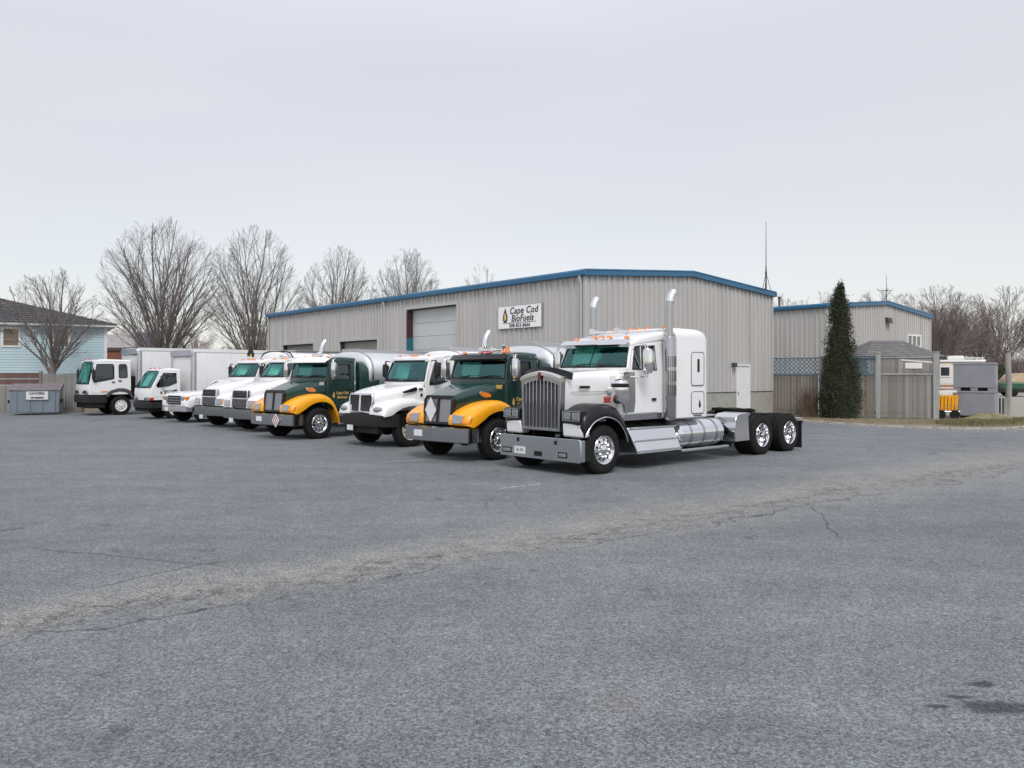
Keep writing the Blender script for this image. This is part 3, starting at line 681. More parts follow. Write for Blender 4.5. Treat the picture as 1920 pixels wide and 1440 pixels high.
    for s in (1, -1):
        for (x0, x1, z0, z1) in ((-3.36, -2.90, 1.78, 2.52), (-3.36, -2.90, 1.14, 1.62)):
            h = MB(); h.plate(rr2(x0, x1, z0, z1), [], lambda x, z: (x, s*1.205, z), (0, s*.012, 0)); hh = h.build('hatch', WHITE, slp, bev=.006)
            k = MB(); lp = [(x, s*1.217, z) for x, z in rr2(x0-.012, x1+.012, z0-.012, z1+.012)]; k.tube(lp+[lp[0]], .007, 4); k.build('hatch_seal', DGREY, hh)
        v = MB(); v.box(-3.19, -3.11, s*1.218-.006, s*1.218+.012, 2.08, 2.38); v.build('vent', BLACK, slp, bev=.01)
        dr = MB(); dr.plate([(x-3.2, z+1.36) for x, z in droplet(.09, .2)], [], lambda x, z: (x, s*1.219, z), (0, s*.003, 0)); dr.build('droplet_decal', INK, slp)
        em = MB(); em.box(-3.28, -2.98, s*1.210-.004, s*1.210+.006, 1.075, 1.10); em.build('trim_badge', DGREY, slp)
    marker_lights(slp, [(-2.52, y, 3.075) for y in (-.75, -.25, 0, .25, .75)])
    cc = MB(); cc.plate([(-2.1+.3*.0, .0)], [], lambda x, z: (0, 0, 0), (0, 0, 0)) if False else None
    # exhaust stacks with perforated shields and elbowed tips
    for s in (1, -1):
        e = MB(); e.lathe([(.075, 1.0), (.135, 1.05), (.145, 1.1), (.145, 2.80), (.13, 2.86), (.085, 2.88)], (-2.17, s*1.14, 0), 'z', 24); ms = e.build('exhaust_stack', STACK, t, smooth=45)
        p = MB(); p.tube([(-2.17, s*1.14, 2.85), (-2.17, s*1.14, 3.58), (-2.18, s*1.145, 3.66), (-2.22, s*1.15, 3.76), (-2.31, s*1.155, 3.86)], [.08, .08, .08, .082, .086], 16, cap=False); p.build('stack_tip', STACK, ms, smooth=50)
        p = MB(); p.tube([(-2.178, s*1.145, 3.63), (-2.22, s*1.15, 3.76), (-2.31, s*1.155, 3.87)], [.087, .089, .093], 16, cap=False); p.build('stack_elbow', CHROME, ms, smooth=50)
        gq = MB()
        for k in range(7):
            a = R(-60+20*k)+(0 if s > 0 else math.pi)
            for j in range(3):
                z0 = 1.55+j*.32; gq.tube([(-2.17+.146*math.sin(a), s*1.14+.146*math.cos(a), z0), (-2.17+.146*math.sin(a), s*1.14+.146*math.cos(a), z0+.24)], .011, 4)
        gq.build('heat_shield_slots', DGREY, ms)
        tall_mirror(t, -1.15, 1.03, 2.03, 2.58, s, out=.32, w=.26)
        # polished steps, tank and fairing
        st = MB(); st.hexa([(-.78, s*.62, .93), (-2.36, s*.62, .93), (-2.36, s*1.10, .90), (-.78, s*1.10, .90)], [(-.98, s*.70, .34), (-2.50, s*.70, .34), (-2.50, s*1.24, .34), (-.98, s*1.24, .34)]); o = st.build('battery_box_step', CHROME, t, bev=.02)
        for z in (.40, .62, .88):
            q = MB(); yy = 1.10+(.9-z)*.25; xx = (.93-z)*.3; q.box(-2.40-xx*.3, -.84-xx, s*yy-.01, s*yy+.05, z-.02, z+.015); q.build('step_tread', ALU, o, bev=.006)
        tk = MB(); tk.lathe([(.02, -4.32), (.24, -4.30), (.315, -4.24), (.325, -4.18), (.325, -2.68), (.315, -2.62), (.24, -2.56), (.02, -2.54)], (0, s*.86, .66), 'x', 30); o = tk.build('fuel_tank', CHROME, t, smooth=40)
        for x in (-2.95, -3.45, -3.95):
            q = MB(); q.lathe([(.327, x-.03), (.336, x-.03), (.336, x+.03), (.327, x+.03)], (0, s*.86, .66), 'x', 30, cap=False); q.build('tank_strap', STEEL, o, smooth=40)
        q = MB(); q.box(-4.45, -2.6, s*1.12-.03, s*1.12+.06, .28, .335); q.build('side_rail', ALU, t, bev=.01)
        qf = MB(); pr = [(-4.62, .40), (-4.62, .86), (-4.66, .98), (-4.78, 1.06), (-5.12, 1.09), (-5.30, 1.07), (-5.30, 1.05), (-5.20, .98), (-5.24, .55), (-5.26, .40)]
        qf.plate(pr, [], lambda x, z: (x, s*1.24, z), (0, -s*.62, 0)); qf.build('quarter_fender', CHROME, t, bev=.03)
        wheel(t, 0, s*1.16, 'alu_front')
        for x in (-5.88, -7.20):
            wheel(t, x, s*1.22, 'alu_rear'); wheel(t, x, s*.91, 'alu_rear')
        f = MB(); f.box(-7.80, -7.785, s*.93-.31, s*.93+.31, .06, .72); f.box(-7.82, -7.77, s*.93-.31, s*.93+.33, .72, .78); f.build('mud_flap', BLACKP, t)
        lb = MB(); lb.tube([(-7.79, s*.4, .86), (-7.79, s*1.25, .84)], .02, 6); lb.build('mud_flap_hanger', CHROME, t)
    for x in (0, -5.88, -7.20): axle(t, x)
    fw = MB(); fw.plate([(-6.05, -.28), (-5.98, .28), (-6.10, .45), (-6.55, .47), (-7.0, .34), (-7.0, .14), (-6.58, .05), (-6.58, -.05), (-7.0, -.14), (-7.0, -.34), (-6.55, -.47), (-6.10, -.45)], [], lambda x, y: (x, y, 1.13-(.06 if x < -6.8 else 0)), (0, 0, -.07)); fw.box(-6.7, -6.2, -.42, .42, .97, 1.06)
    fw.build('fifth_wheel', UNDER, t, bev=.01)
    ob = MB(); ob.tube([(-3.6, .25, 1.2), (-4.0, .1, 1.55), (-4.3, .3, 1.15), (-4.8, .2, 1.05)], .02, 6); ob.tube([(-3.6, -.2, 1.3), (-4.1, -.1, 1.1), (-4.6, -.3, 1.1)], .02, 6); ob.build('air_line', BLACKP, t)
    dk = MB(); dk.box(-5.3, -3.75, -.5, .5, .98, 1.0); dk.build('deck_plate', ALU, t)
    tb = MB(); tb.box(-7.8, -7.74, -.5, .5, .70, .95); tb.build('rear_crossmember', UNDER, t)
    return t


def green_truck(loc3, label, number, visor, stack_y=-1.02, grille_placard=False, bumper_placard=False, doorword=True):
    loc, rz = place(*loc3)
    t = empty('tanker_truck', loc, rz, label, 'truck', 'dark green and yellow tanker trucks in the parked row')
    frame_rails(t, .8, -6.4); 
    bumper(t, 1.10, 1.14, .44, .80, wrap=.50, m=STEEL)
    plate_tag(t, 1.108, -.50, .63); 
    # grille
    gx = .97
    g = MB(); g.plate([(-.50, .84), (.50, .84), (.52, 1.42), (.44, 1.53), (-.44, 1.53), (-.52, 1.42)], [[(-.44, .91), (-.045, .91), (-.045, 1.44), (-.44, 1.44)], [(.045, .91), (.44, .91), (.44, 1.44), (.045, 1.44)]], lambda y, z: (gx-(z-.84)*.10, y, z), (-.12, 0, 0)); g.build('grille_surround', BLACK, t, bev=.015)
    for y0, y1 in ((-.44, -.045), (.045, .44)):
        q = MB(); q.plate([(y0, .91), (y1, .91), (y1, 1.44), (y0, 1.44)], [], lambda y, z: (gx-.025-(z-.84)*.10, y, z), (-.01, 0, 0)); q.build('grille_mesh', MESHL, t)
    hood(t, [(.86, .50, .95, 1.50, .10), (.70, .53, .95, 1.56, .13), (.3, .62, .95, 1.70, .18), (-.1, .74, .96, 1.80, .22), (-.42, .86, .97, 1.87, .24)], GREEN, ns=8)
    for s in (1, -1):
        fender(t, [(1.0, .86, .86, .80), (.97, 1.06, .74, .84), (.66, 1.25, .52, .96), (.28, 1.37, .26, 1.10), (-.14, 1.40, -.1, 1.16), (-.50, 1.22, -.45, 1.05), (-.72, .85, -.62, .78), (-.82, .48, -.74, .45)], .46, 1.14, s, YELLOW, crown=.11)
        h = MB(); h.hexa([(.975, s*.60, .89), (.94, s*.91, .89), (.90, s*.91, 1.07), (.935, s*.60, 1.09)], [(1.055, s*.60, .89), (1.03, s*.92, .89), (.99, s*.92, 1.08), (1.015, s*.60, 1.10)]); hh = h.build('headlight', LENS, t, bev=.012)
        h = MB(); h.hexa([(.955, s*.94, .88), (.87, s*1.12, .88), (.82, s*1.12, 1.02), (.91, s*.94, 1.055)], [(1.045, s*.94, .89), (.97, s*1.15, .89), (.91, s*1.15, 1.04), (.99, s*.94, 1.08)]); h.build('turn_signal', AMBER, t, bev=.012)
        # oval side emblem on the bonnet
        e = MB(); e.plate([(x+.05, z+1.54) for x, z in [(.17*math.cos(a)-.04*math.sin(a), .065*math.sin(a)-.05*math.cos(a)*-1) for a in [2*math.pi*k/16 for k in range(16)]]], [], lambda x, z: (x, s*(.735-x*.22), z), (0, s*.02, 0)); eo = e.build('hood_oval', CHROME, t, bev=.004)
        e = MB(); e.plate([(x+.05, z+1.54) for x, z in [(.14*math.cos(a)-.03*math.sin(a), .045*math.sin(a)+.04*math.cos(a)) for a in [2*math.pi*k/16 for k in range(16)]]], [], lambda x, z: (x, s*(.757-x*.22), z), (0, s*.008, 0)); e.build('oval_inset', ORANGE, eo)
        wheel(t, 0, s*1.12, 'alu_front', .49); wheel(t, -4.9, s*1.2, 'alu_rear', .49)
        tall_mirror(t, -.42, 1.0, 1.92, 2.42, s, out=.26, w=.2, xa=-.55)
        gb = MB(); gb.tube([(-1.44, s*1.06, 2.45), (-1.44, s*1.06, 1.4)], .015, 6); gb.tube([(-1.44, s*1.0, 2.45), (-1.44, s*1.06, 2.45)], .015, 6); gb.tube([(-1.44, s*1.0, 1.4), (-1.44, s*1.06, 1.4)], .015, 6); gb.build('grab_rail', CHROME, t)
        st = MB(); st.box(-1.5, -.78, s*.80-.24*(s < 0), s*.80+.24*(s > 0), .38, .44); st.box(-1.5, -.80, s*.84-.2*(s < 0), s*.84+.2*(s > 0), .66, .71); st.box(-1.52, -.86, s*.6-.3*(s < 0), s*.6+.3*(s > 0), .44, .85); st.build('cab_step', STEEL, t, bev=.01)
        if s > 0: text(number, .13, GOLD if number != '151' else DECAL, t, frame((-.26, s*.865, 1.72), (-1, .12, 0), (0, 0, 1)), shear=.2, ext=.006, bold=.006)
        if doorword and s > 0:
            text('Cape Cod', .12, GOLD, t, frame((-.95, s*1.022, 1.42), (-1, 0, 0), (0, 0, 1)), shear=.2, ext=.002, bold=.003)
            text('BioFuels', .12, GOLD, t, frame((-.95, s*1.022, 1.28), (-1, 0, 0), (0, 0, 1)), shear=.2, ext=.002, bold=.003)
            dr = MB(); dr.plate([(x-.62, z+1.37) for x, z in droplet(.09, .2)], [], lambda x, z: (x, s*1.019, z), (0, s*.004, 0)); dr.build('droplet_decal', GOLD, t)
    c = cab(t, -.40, 1.90, -.52, 2.42, -1.56, 2.44, 1.0, .93, .90, GREEN, [(-.54, 1.86), (-.64, 2.34), (-1.30, 2.34), (-1.30, 1.84)], [(-.50, .98), (-.50, 1.84), (-.60, 2.39), (-1.37, 2.40), (-1.37, .98)], bulge=.14, glass=GLASS, handle=(-1.26, 1.55), seal=.022,
        roofs=[(-.46, 2.46), (-.62, 2.54), (-1.0, 2.58), (-1.56, 2.56)])
    vm = MB(); rr = []
    for i in range(13):
        u = -1+2*i/12; y = u*.97; x = -.44+.13*(1-u*u)
        if visor == 'white': rr.append([(x-.06, y, 2.585-.05*abs(u)**3), (x+.16, y, 2.40), (x+.15, y, 2.385), (x-.08, y, 2.56-.05*abs(u)**3)])
        else: rr.append([(x-.03, y, 2.52), (x+.10, y, 2.40), (x+.09, y, 2.385), (x-.05, y, 2.50)])
    vm.loft(rr); vm.build('sun_visor', WHITE if visor == 'white' else BLACK, t, smooth=50)
    if visor != 'white':
        marker_lights(t, [(-.62, y, 2.55) for y in (-.1, .1, .18)], RED); marker_lights(t, [(-.62, .66, 2.56), (-.62, -.7, 2.55)], AMBER)
        b = MB(); b.lathe([(.07, 0), (.07, .03), (.055, .05), (.05, .13), (.02, .15)], (-.85, .60, 2.57), 'z', 14); b.build('beacon', AMBER, t, smooth=45)
        horn(t, (-1.1, -.15, 2.64)); horn(t, (-1.1, .2, 2.64), .4)
        for y in (-.22, .42):
            b = MB(); b.lathe([(.02, 0), (.02, .10), (.05, .13), (.06, .17), (.03, .20)], (-.9, y, 2.57), 'z', 12); b.build('roof_lamp', CHROME, t, smooth=50)
    else:
        marker_lights(t, [(-.7, y, 2.56) for y in (-.6, -.1, .1, .6)], AMBER); horn(t, (-1.2, -.3, 2.63), .4)
        b = MB(); b.lathe([(.03, 0), (.08, .04), (.10, .12), (.08, .2), (.02, .22)], (-1.2, -.5, 2.56), 'z', 12); b.build('roof_lamp', CHROME, t, smooth=50)
    e = MB(); e.tube([(-1.66, stack_y, .9), (-1.66, stack_y, 2.75), (-1.67, stack_y, 2.9), (-1.74, stack_y-.0, 3.06), (-1.84, stack_y, 3.18)], [.075, .075, .07, .07, .075], 14, cap=False)
    e.build('exhaust_stack', CHROME, t, smooth=50)
    # rounded green shell behind the cab, then the polished tank
    sh = MB(); secs = [(-1.66, .98, .95, 2.40, .3), (-1.72, 1.06, .92, 2.46, .36), (-2.2, 1.12, .90, 2.46, .42), (-2.42, 1.13, .90, 2.42, .45)]
    sh.loft([rrect(*q[:5], 9) for q in secs]); sh.build('hose_cabinet', GREEN, t, smooth=45)
    q = MB(); q.loft([rrect(-2.42, 1.15, .90, 2.44, .45, 9), rrect(-2.46, 1.15, .90, 2.44, .45, 9)]); q.build('cabinet_rim', ALU, t, smooth=45)
    tank(t, -2.05, -6.6, 1.16, .70, 2.08, bands=3)
    tank_tray(t, -2.1, -6.5, 2.76, .44, h=.10)
    tank_skirt(t, -2.6, -4.2, 1.14, .62, 1.34, GREEN); tank_skirt(t, -5.6, -6.6, 1.14, .62, 1.34, GREEN)
    rear_fender(t, -4.9, .60, .72, 1.2, ALU)
    for x in (0, -4.9): axle(t, x, .49)
    if grille_placard:
        p = MB(); p.plate([(0, .30), (.20, 0), (0, -.30), (-.20, 0)], [], lambda y, z: (gx-.02, y-.22, z+1.18), (.012, 0, 0)); p.build('diamond_placard', DECAL, t)
    if bumper_placard:
        p = MB(); p.plate([(0, .21), (.19, 0), (0, -.21), (-.19, 0)], [], lambda y, z: (1.112, y+.42, z+.60), (.012, 0, 0)); po = p.build('diamond_placard', DECAL, t)
        p = MB(); p.plate([(0, .15), (.13, 0), (0, -.15), (-.13, 0)], [[(0, .11), (.095, 0), (0, -.11), (-.095, 0)]], lambda y, z: (1.125, y+.42, z+.60), (.004, 0, 0)); p.build('placard_border', RED, po)
        text('3', .12, RED, po, frame((1.128, .42, .60), (0, 1, 0), (0, 0, 1)), ext=.002)
    return t

def white_tanker():
    loc, rz = place(-3.59, 22.78, 46)
    t = empty('tanker_truck', loc, rz, 'white tanker truck with black bumper and cream wheels, between two green and yellow trucks', 'truck')
    frame_rails(t, .7, -6.2); gx = .98
    b = MB(); b.loft([[(x, y, .58), (x+.02, y, .70), (x, y, .92), (x-.2, y, .93), (x-.2, y, .58)] for x, y in ((.30, 1.14), (.62, 1.14), (.82, 1.05), (.96, .7), (1.0, 0), (.96, -.7), (.82, -1.05), (.62, -1.14), (.30, -1.14))]); b.build('bumper', BLACKP, t, smooth=40)
    b = MB(); b.box(.7, .92, -.8, .8, .38, .58); b.build('bumper_lower', UNDER, t, bev=.02)
    plate_tag(t, .99, -.42, .52)
    h = hood(t, [(.86, .62, .93, 1.42, .10), (.78, .66, .95, 1.50, .14), (.45, .78, .98, 1.60, .2), (0, .88, 1.0, 1.68, .24), (-.38, .95, 1.0, 1.74, .26), (-.60, .98, 1.0, 1.77, .24)], WHITE, ns=8)
    g = MB(); g.plate([(-.60, .93), (.60, .93), (.60, 1.38), (.54, 1.50), (-.54, 1.50), (-.60, 1.38)], [[(-.53, .99), (-.04, .99), (-.04, 1.44), (-.50, 1.44), (-.54, 1.36)], [(.04, .99), (.53, .99), (.54, 1.36), (.50, 1.44), (.04, 1.44)]], lambda y, z: (gx-(z-.93)*.08-abs(y)*.06, y, z), (-.1, 0, 0)); g.build('grille_surround', CHROME, t, bev=.015)
    for s in (1, -1):
        q = MB(); q.plate([(s*.03, .98), (s*.55, .98), (s*.55, 1.38), (s*.5, 1.45), (s*.03, 1.45)], [], lambda y, z: (gx-.05-(z-.93)*.08-abs(y)*.06, y, z), (-.01, 0, 0)); q.build('grille_mesh', DGREY, t)
        for k in range(7):
            y = s*(.09+.07*k); v = MB(); v.box(gx-.055-.03*abs(y)*2-.02, gx-.03-.06*abs(y)-.01, y-.008, y+.008, .99, 1.43); v.build('grille_bar', DGREY, t)
        fender(t, [(.96, .92, .90, .86), (.90, 1.16, .66, .90), (.60, 1.28, .48, 1.0), (.25, 1.34, .24, 1.10), (-.12, 1.36, -.12, 1.14), (-.42, 1.30, -.42, 1.04), (-.60, 1.25, -.58, .85), (-.66, 1.0, -.64, .62)], .5, 1.14, s, WHITE, crown=.22)
        l = MB(); l.lathe([(.11, 0), (.10, .03), (.05, .05), (.01, .055)], (0, 0, 0), 'x', 16); l.v = [(a-abs(b_)*.35*(1 if b_*s > 0 else .3), b_*2.1, c*.75) for a, b_, c in l.v]
        o = l.build('headlight', LENS, t, smooth=50); o.location = (.925, s*.84, 1.05)
        v = MB(); v.plate([(.18, 1.53), (-.30, 1.67), (-.34, 1.60), (-.30, 1.55), (.10, 1.49)], [], lambda x, z: (x, s*(.955+(.0-x)*.10-abs(z-1.45)*.12), z), (0, s*.012, 0)); v.build('hood_vent', BLACK, t, bev=.004)
        v = MB(); v.box(-.52, -.38, s*.985-.01, s*.985+.01, 1.58, 1.63); v.box(-.5, -.44, s*.985-.01, s*.985+.01, 1.40, 1.48); v.build('hood_latch', BLACK, t)
        wheel(t, 0, s*1.12, 'cream_front', .49); wheel(t, -4.6, s*1.2, 'cream_rear', .49)
        tall_mirror(t, -.80, 1.0, 1.92, 2.34, s, out=.26, w=.22, m=BLACKP, arm=BLACKP)
        st = MB(); st.box(-1.55, -.75, s*.84-.2*(s < 0), s*.84+.2*(s > 0), .40, .46); st.box(-1.55, -.75, s*.7-.25*(s < 0), s*.7+.25*(s > 0), .46, .9); st.build('cab_step', UNDER, t, bev=.01)
    cab(t, -.60, 1.80, -.84, 2.44, -1.72, 2.46, 1.0, .92, .92, WHITE, [(-.74, 1.72), (-.74, 1.80), (-.98, 2.36), (-1.52, 2.36), (-1.54, 1.86), (-1.1, 1.74)], [(-.68, 1.0), (-.68, 1.80), (-.93, 2.40), (-1.60, 2.41), (-1.62, 1.0)], bulge=.18, glass=GLASS, handle=(-1.48, 1.56), seal=.03,
        roofs=[(-.78, 2.48), (-.95, 2.56), (-1.3, 2.60), (-1.72, 2.57)])
    marker_lights(t, [(-.95, y, 2.57) for y in (-.7, -.12, .0, .12, .7)], AMBER, s=.7)
    tank(t, -1.95, -6.4, 1.18, .66, 2.08, m=WHITE, bands=3, dome=.12)
    tank_tray(t, -2.0, -6.3, 2.72, .40, h=.12)
    tank_skirt(t, -2.1, -3.8, 1.14, .62, 1.42, WHITE2); tank_skirt(t, -5.3, -6.3, 1.14, .62, 1.42, WHITE2); rear_fender(t, -4.6, .60, .72, 1.2, DGREY)
    for x in (0, -4.6): axle(t, x, .49)
    return t

def sterling(loc3, label, tankz, placard=False):
    loc, rz = place(*loc3)
    t = empty('tanker_truck', loc, rz, label, 'truck', 'white round-nosed tanker trucks parked side by side')
    frame_rails(t, .8, -6.2)
    bumper(t, 1.08, 1.16, .44, .80, wrap=.45, m=AGED, sweep=.14, corner=.25)
    plate_tag(t, 1.09, -.35, .40, .26)
    hood(t, [(.85, .60, .82, 1.40, .14), (.80, .64, .86, 1.50, .16), (.4, .80, .95, 1.66, .22), (-.05, .92, 1.0, 1.78, .26), (-.42, .98, 1.0, 1.88, .26)], WHITE, ns=8)
    g = MB(); g.plate([(-.54, 1.14), (.54, 1.14), (.50, 1.46), (-.50, 1.46)], [[(-.49, 1.18), (.49, 1.18), (.45, 1.42), (-.45, 1.42)]], lambda y, z: (.99-(z-1.14)*.15, y, z), (-.08, 0, 0)); g.build('grille_surround', CHROME, t, bev=.012)
    q = MB(); q.box(.88, .91, -.5, .5, 1.15, 1.44); q.build('grille_mesh', BLACKP, t)
    for k in range(4):
        v = MB(); z = 1.21+.055*k; v.box(.93, .985-(z-1.14)*.15, -.47, .47, z-.007, z+.007); v.build('grille_bar', AGED, t)
    lo = MB(); lo.box(.86, .97, -.62, .62, .86, 1.10); lo.build('lower_grille', MESHG, t, bev=.02)
    for s in (1, -1):
        fender(t, [(1.0, .84, .90, .80), (.94, 1.16, .70, .86), (.62, 1.30, .48, .98), (.25, 1.38, .24, 1.10), (-.12, 1.40, -.12, 1.14), (-.42, 1.34, -.42, 1.02), (-.56, 1.25, -.54, .85), (-.60, 1.0, -.58, .62)], .5, 1.15, s, WHITE, crown=.2)
        h = MB(); h.hexa([(.965, s*.60, .88), (.91, s*.98, .90), (.88, s*.98, 1.08), (.94, s*.60, 1.08)], [(1.05, s*.60, .88), (1.02, s*.98, .90), (.985, s*.98, 1.10), (1.02, s*.60, 1.10)]); h.build('headlight', LENS, t, bev=.015)
        h = MB(); h.hexa([(.93, s*.99, .91), (.74, s*1.14, .93), (.74, s*1.14, 1.08), (.90, s*.99, 1.09)], [(1.02, s*.99, .91), (.85, s*1.18, .93), (.82, s*1.18, 1.08), (.99, s*.99, 1.10)]); h.build('turn_signal', AMBER, t, bev=.015)
        wheel(t, 0, s*1.12, 'alu_front', .49); wheel(t, -4.6, s*1.2, 'alu_rear', .49)
        tall_mirror(t, -.65, 1.0, 1.95, 2.35, s, out=.24, w=.2, m=BLACKP, arm=BLACKP)
        st = MB(); st.box(-1.55, -.70, s*.84-.2*(s < 0), s*.84+.2*(s > 0), .40, .46); st.box(-1.55, -.7, s*.7-.25*(s < 0), s*.7+.25*(s > 0), .46, .9); st.build('cab_step', STEEL, t, bev=.01)
    cab(t, -.42, 1.90, -.74, 2.46, -1.62, 2.50, 1.0, .92, .95, WHITE, [(-.58, 1.86), (-.86, 2.38), (-1.45, 2.40), (-1.45, 1.84)], [(-.52, 1.0), (-.52, 1.86), (-.80, 2.43), (-1.52, 2.45), (-1.52, 1.0)], bulge=.16, glass=GLASS, handle=(-1.4, 1.56), seal=.028,
        roofs=[(-.68, 2.50), (-.85, 2.58), (-1.2, 2.63), (-1.62, 2.60)])
    marker_lights(t, [(-.88, y, 2.585) for y in (-.7, -.15, .0, .15, .7)], AMBER, s=.8); horn(t, (-1.35, -.35, 2.68), .45)
    tank(t, -1.9, -6.3, 1.17, (tankz-1.36)/2, (tankz+1.36)/2, m=WHITE, bands=3, dome=.1)
    q = MB(); q.tube([(-2.0, a*1.19, z) for a, z in ((1, 2.0), (.97, tankz-.25), (.80, tankz-.05), (.5, tankz+.02), (-.5, tankz+.02), (-.8, tankz-.05), (-.97, tankz-.25), (-1, 2.0))], .03, 6); q.build('head_seam', BLACKP, t, smooth=60)
    tank_tray(t, -2.6, -6.2, tankz-.02, .40, h=.10, m=STEEL)
    tank_skirt(t, -2.1, -3.8, 1.14, .62, 1.34, WHITE2); rear_fender(t, -4.6, .60, .72, 1.2, DGREY)
    if placard:
        p = MB(); p.plate([(0, .34), (.26, -.02), (.20, -.36), (-.20, -.36), (-.26, -.02)], [], lambda y, z: (-1.2, y-.62, z+2.86), (.02, 0, 0)); po = p.build('roof_sign', BLACK, t)
        p = MB(); p.plate([(0, .12), (.16, -.16), (-.16, -.16)], [], lambda y, z: (-1.175, y-.58, z+2.72), (.006, 0, 0)); p.build('warning_triangle', YELS, po)
    for x in (0, -4.6): axle(t, x, .49)
    return t
YELS = mat('sign_yellow', (.75, .68, .10), .4, var=.05)

def pickup():
    loc, rz = place(-13.56, 33.6, 38)
    t = empty('pickup_truck', loc, rz, 'white pickup truck with amber corner lamps, lowest vehicle in the parked row', 'pickup')
    bumper(t, .96, .98, .46, .68, wrap=.35, m=ALU, sweep=.08, corner=.16); plate_tag(t, .965, -.42, .56, .28)
    hood(t, [(.84, .84, .62, 1.12, .10), (.76, .88, .62, 1.20, .14), (.3, .93, .62, 1.28, .2), (-1.0, .96, .62, 1.31, .2)], WHITE, ns=7)
    g = MB(); g.box(.80, .88, -.50, .50, .76, 1.12); g.build('grille', BLACKP, t, bev=.02)
    for k in range(3):
        v = MB(); v.box(.87, .90, -.48, .48, .82+.1*k, .845+.1*k); v.build('grille_bar', ALU, t)
    for s in (1, -1):
        h = MB(); h.box(.78, .89, s*.66-.15, s*.66+.15, .84, 1.09); h.build('headlight', LENS, t, bev=.02)
        h = MB(); h.box(.72, .86, s*.89-.06, s*.89+.07, .82, 1.09); h.build('turn_signal', AMBER, t, bev=.02)
        fender(t, [(.90, .70, .72, .62), (.86, .98, .55, .72), (.5, 1.10, .34, .86), (.0, 1.14, 0, .90), (-.40, 1.12, -.36, .80), (-.58, 1.0, -.50, .55), (-.60, .7, -.52, .42)], .6, .99, s, WHITE, crown=.12)
        wheel(t, 0, s*.96, 'steel_front', .40); wheel(t, -3.5, s*.96, 'steel_front', .40)
        b = MB(); b.box(-4.9, -2.5, s*.97-.04, s*.97+.04, .62, 1.25); b.build('bed_side', WHITE, t, bev=.03)
    b = MB(); b.box(-4.9, -2.5, -.94, .94, .62, .75); b.box(-4.92, -4.86, -.94, .94, .62, 1.25); b.build('bed', WHITE, t, bev=.02)
    cab(t, -1.0, 1.30, -1.5, 1.70, -2.5, 1.70, .98, .80, .55, WHITE, [(-1.23, 1.30), (-1.58, 1.62), (-2.1, 1.63), (-2.12, 1.28)], [(-1.11, .62), (-1.11, 1.28), (-1.52, 1.67), (-2.2, 1.68), (-2.22, .62)], bulge=.12, handle=(-1.85, 1.18), seal=.02, roofs=[(-1.48, 1.72), (-1.7, 1.76), (-2.0, 1.77), (-2.5, 1.75)])
    frame_rails(t, .5, -4.5, .5, .62)
    return t

def box_body(t, x0, x1, hw, z0, z1, cap=True, sub=STEEL):
    b = MB(); b.loft([rrect(x0, hw, z0, z1-.02, .05, 3), rrect(x1, hw, z0, z1-.02, .05, 3)]); o = b.build('cargo_box', BOXW, t, smooth=30)
    c = MB()
    for s in (1, -1):
        c.box(x1-.01, x0+.02, s*hw-.02, s*hw+.025, z1-.14, z1+.01); c.box(x1-.01, x0+.02, s*hw-.02, s*hw+.02, z0-.06, z0+.08)
    c.build('rail', BOXW, o, bev=.008)
    for s in (1, -1):
        p = MB(); p.lathe([(.13, z0), (.13, z1-.16)], (x0-.05, s*(hw-.09), 0), 'z', 14); p.build('corner_post', ALU, o, smooth=45)
    f = MB(); f.loft([rrect(x0+.01, hw+.02, z1-.36, z1, .12, 4), rrect(x0+.10, hw-.02, z1-.30, z1-.05, .10, 4)]); f.build('front_cap', sub, o, smooth=40)
    k = x0-.6
    while k > x1+.2:
        for s in (1,): 
            q = MB(); q.box(k-.012, k+.012, s*(hw+.002), s*(hw+.008), z0+.08, z1-.14); q.build('panel_seam', BOXW, o)
        k -= 1.2
    d = MB(); d.box(x1-.03, x1-.001, -hw+.05, hw-.05, z0+.02, z1-.12); d.build('rear_door', BOXW, o, bev=.01)
    return o
CAPG = mat('box_cap_grey', (.36, .35, .40), .5, var=.1)

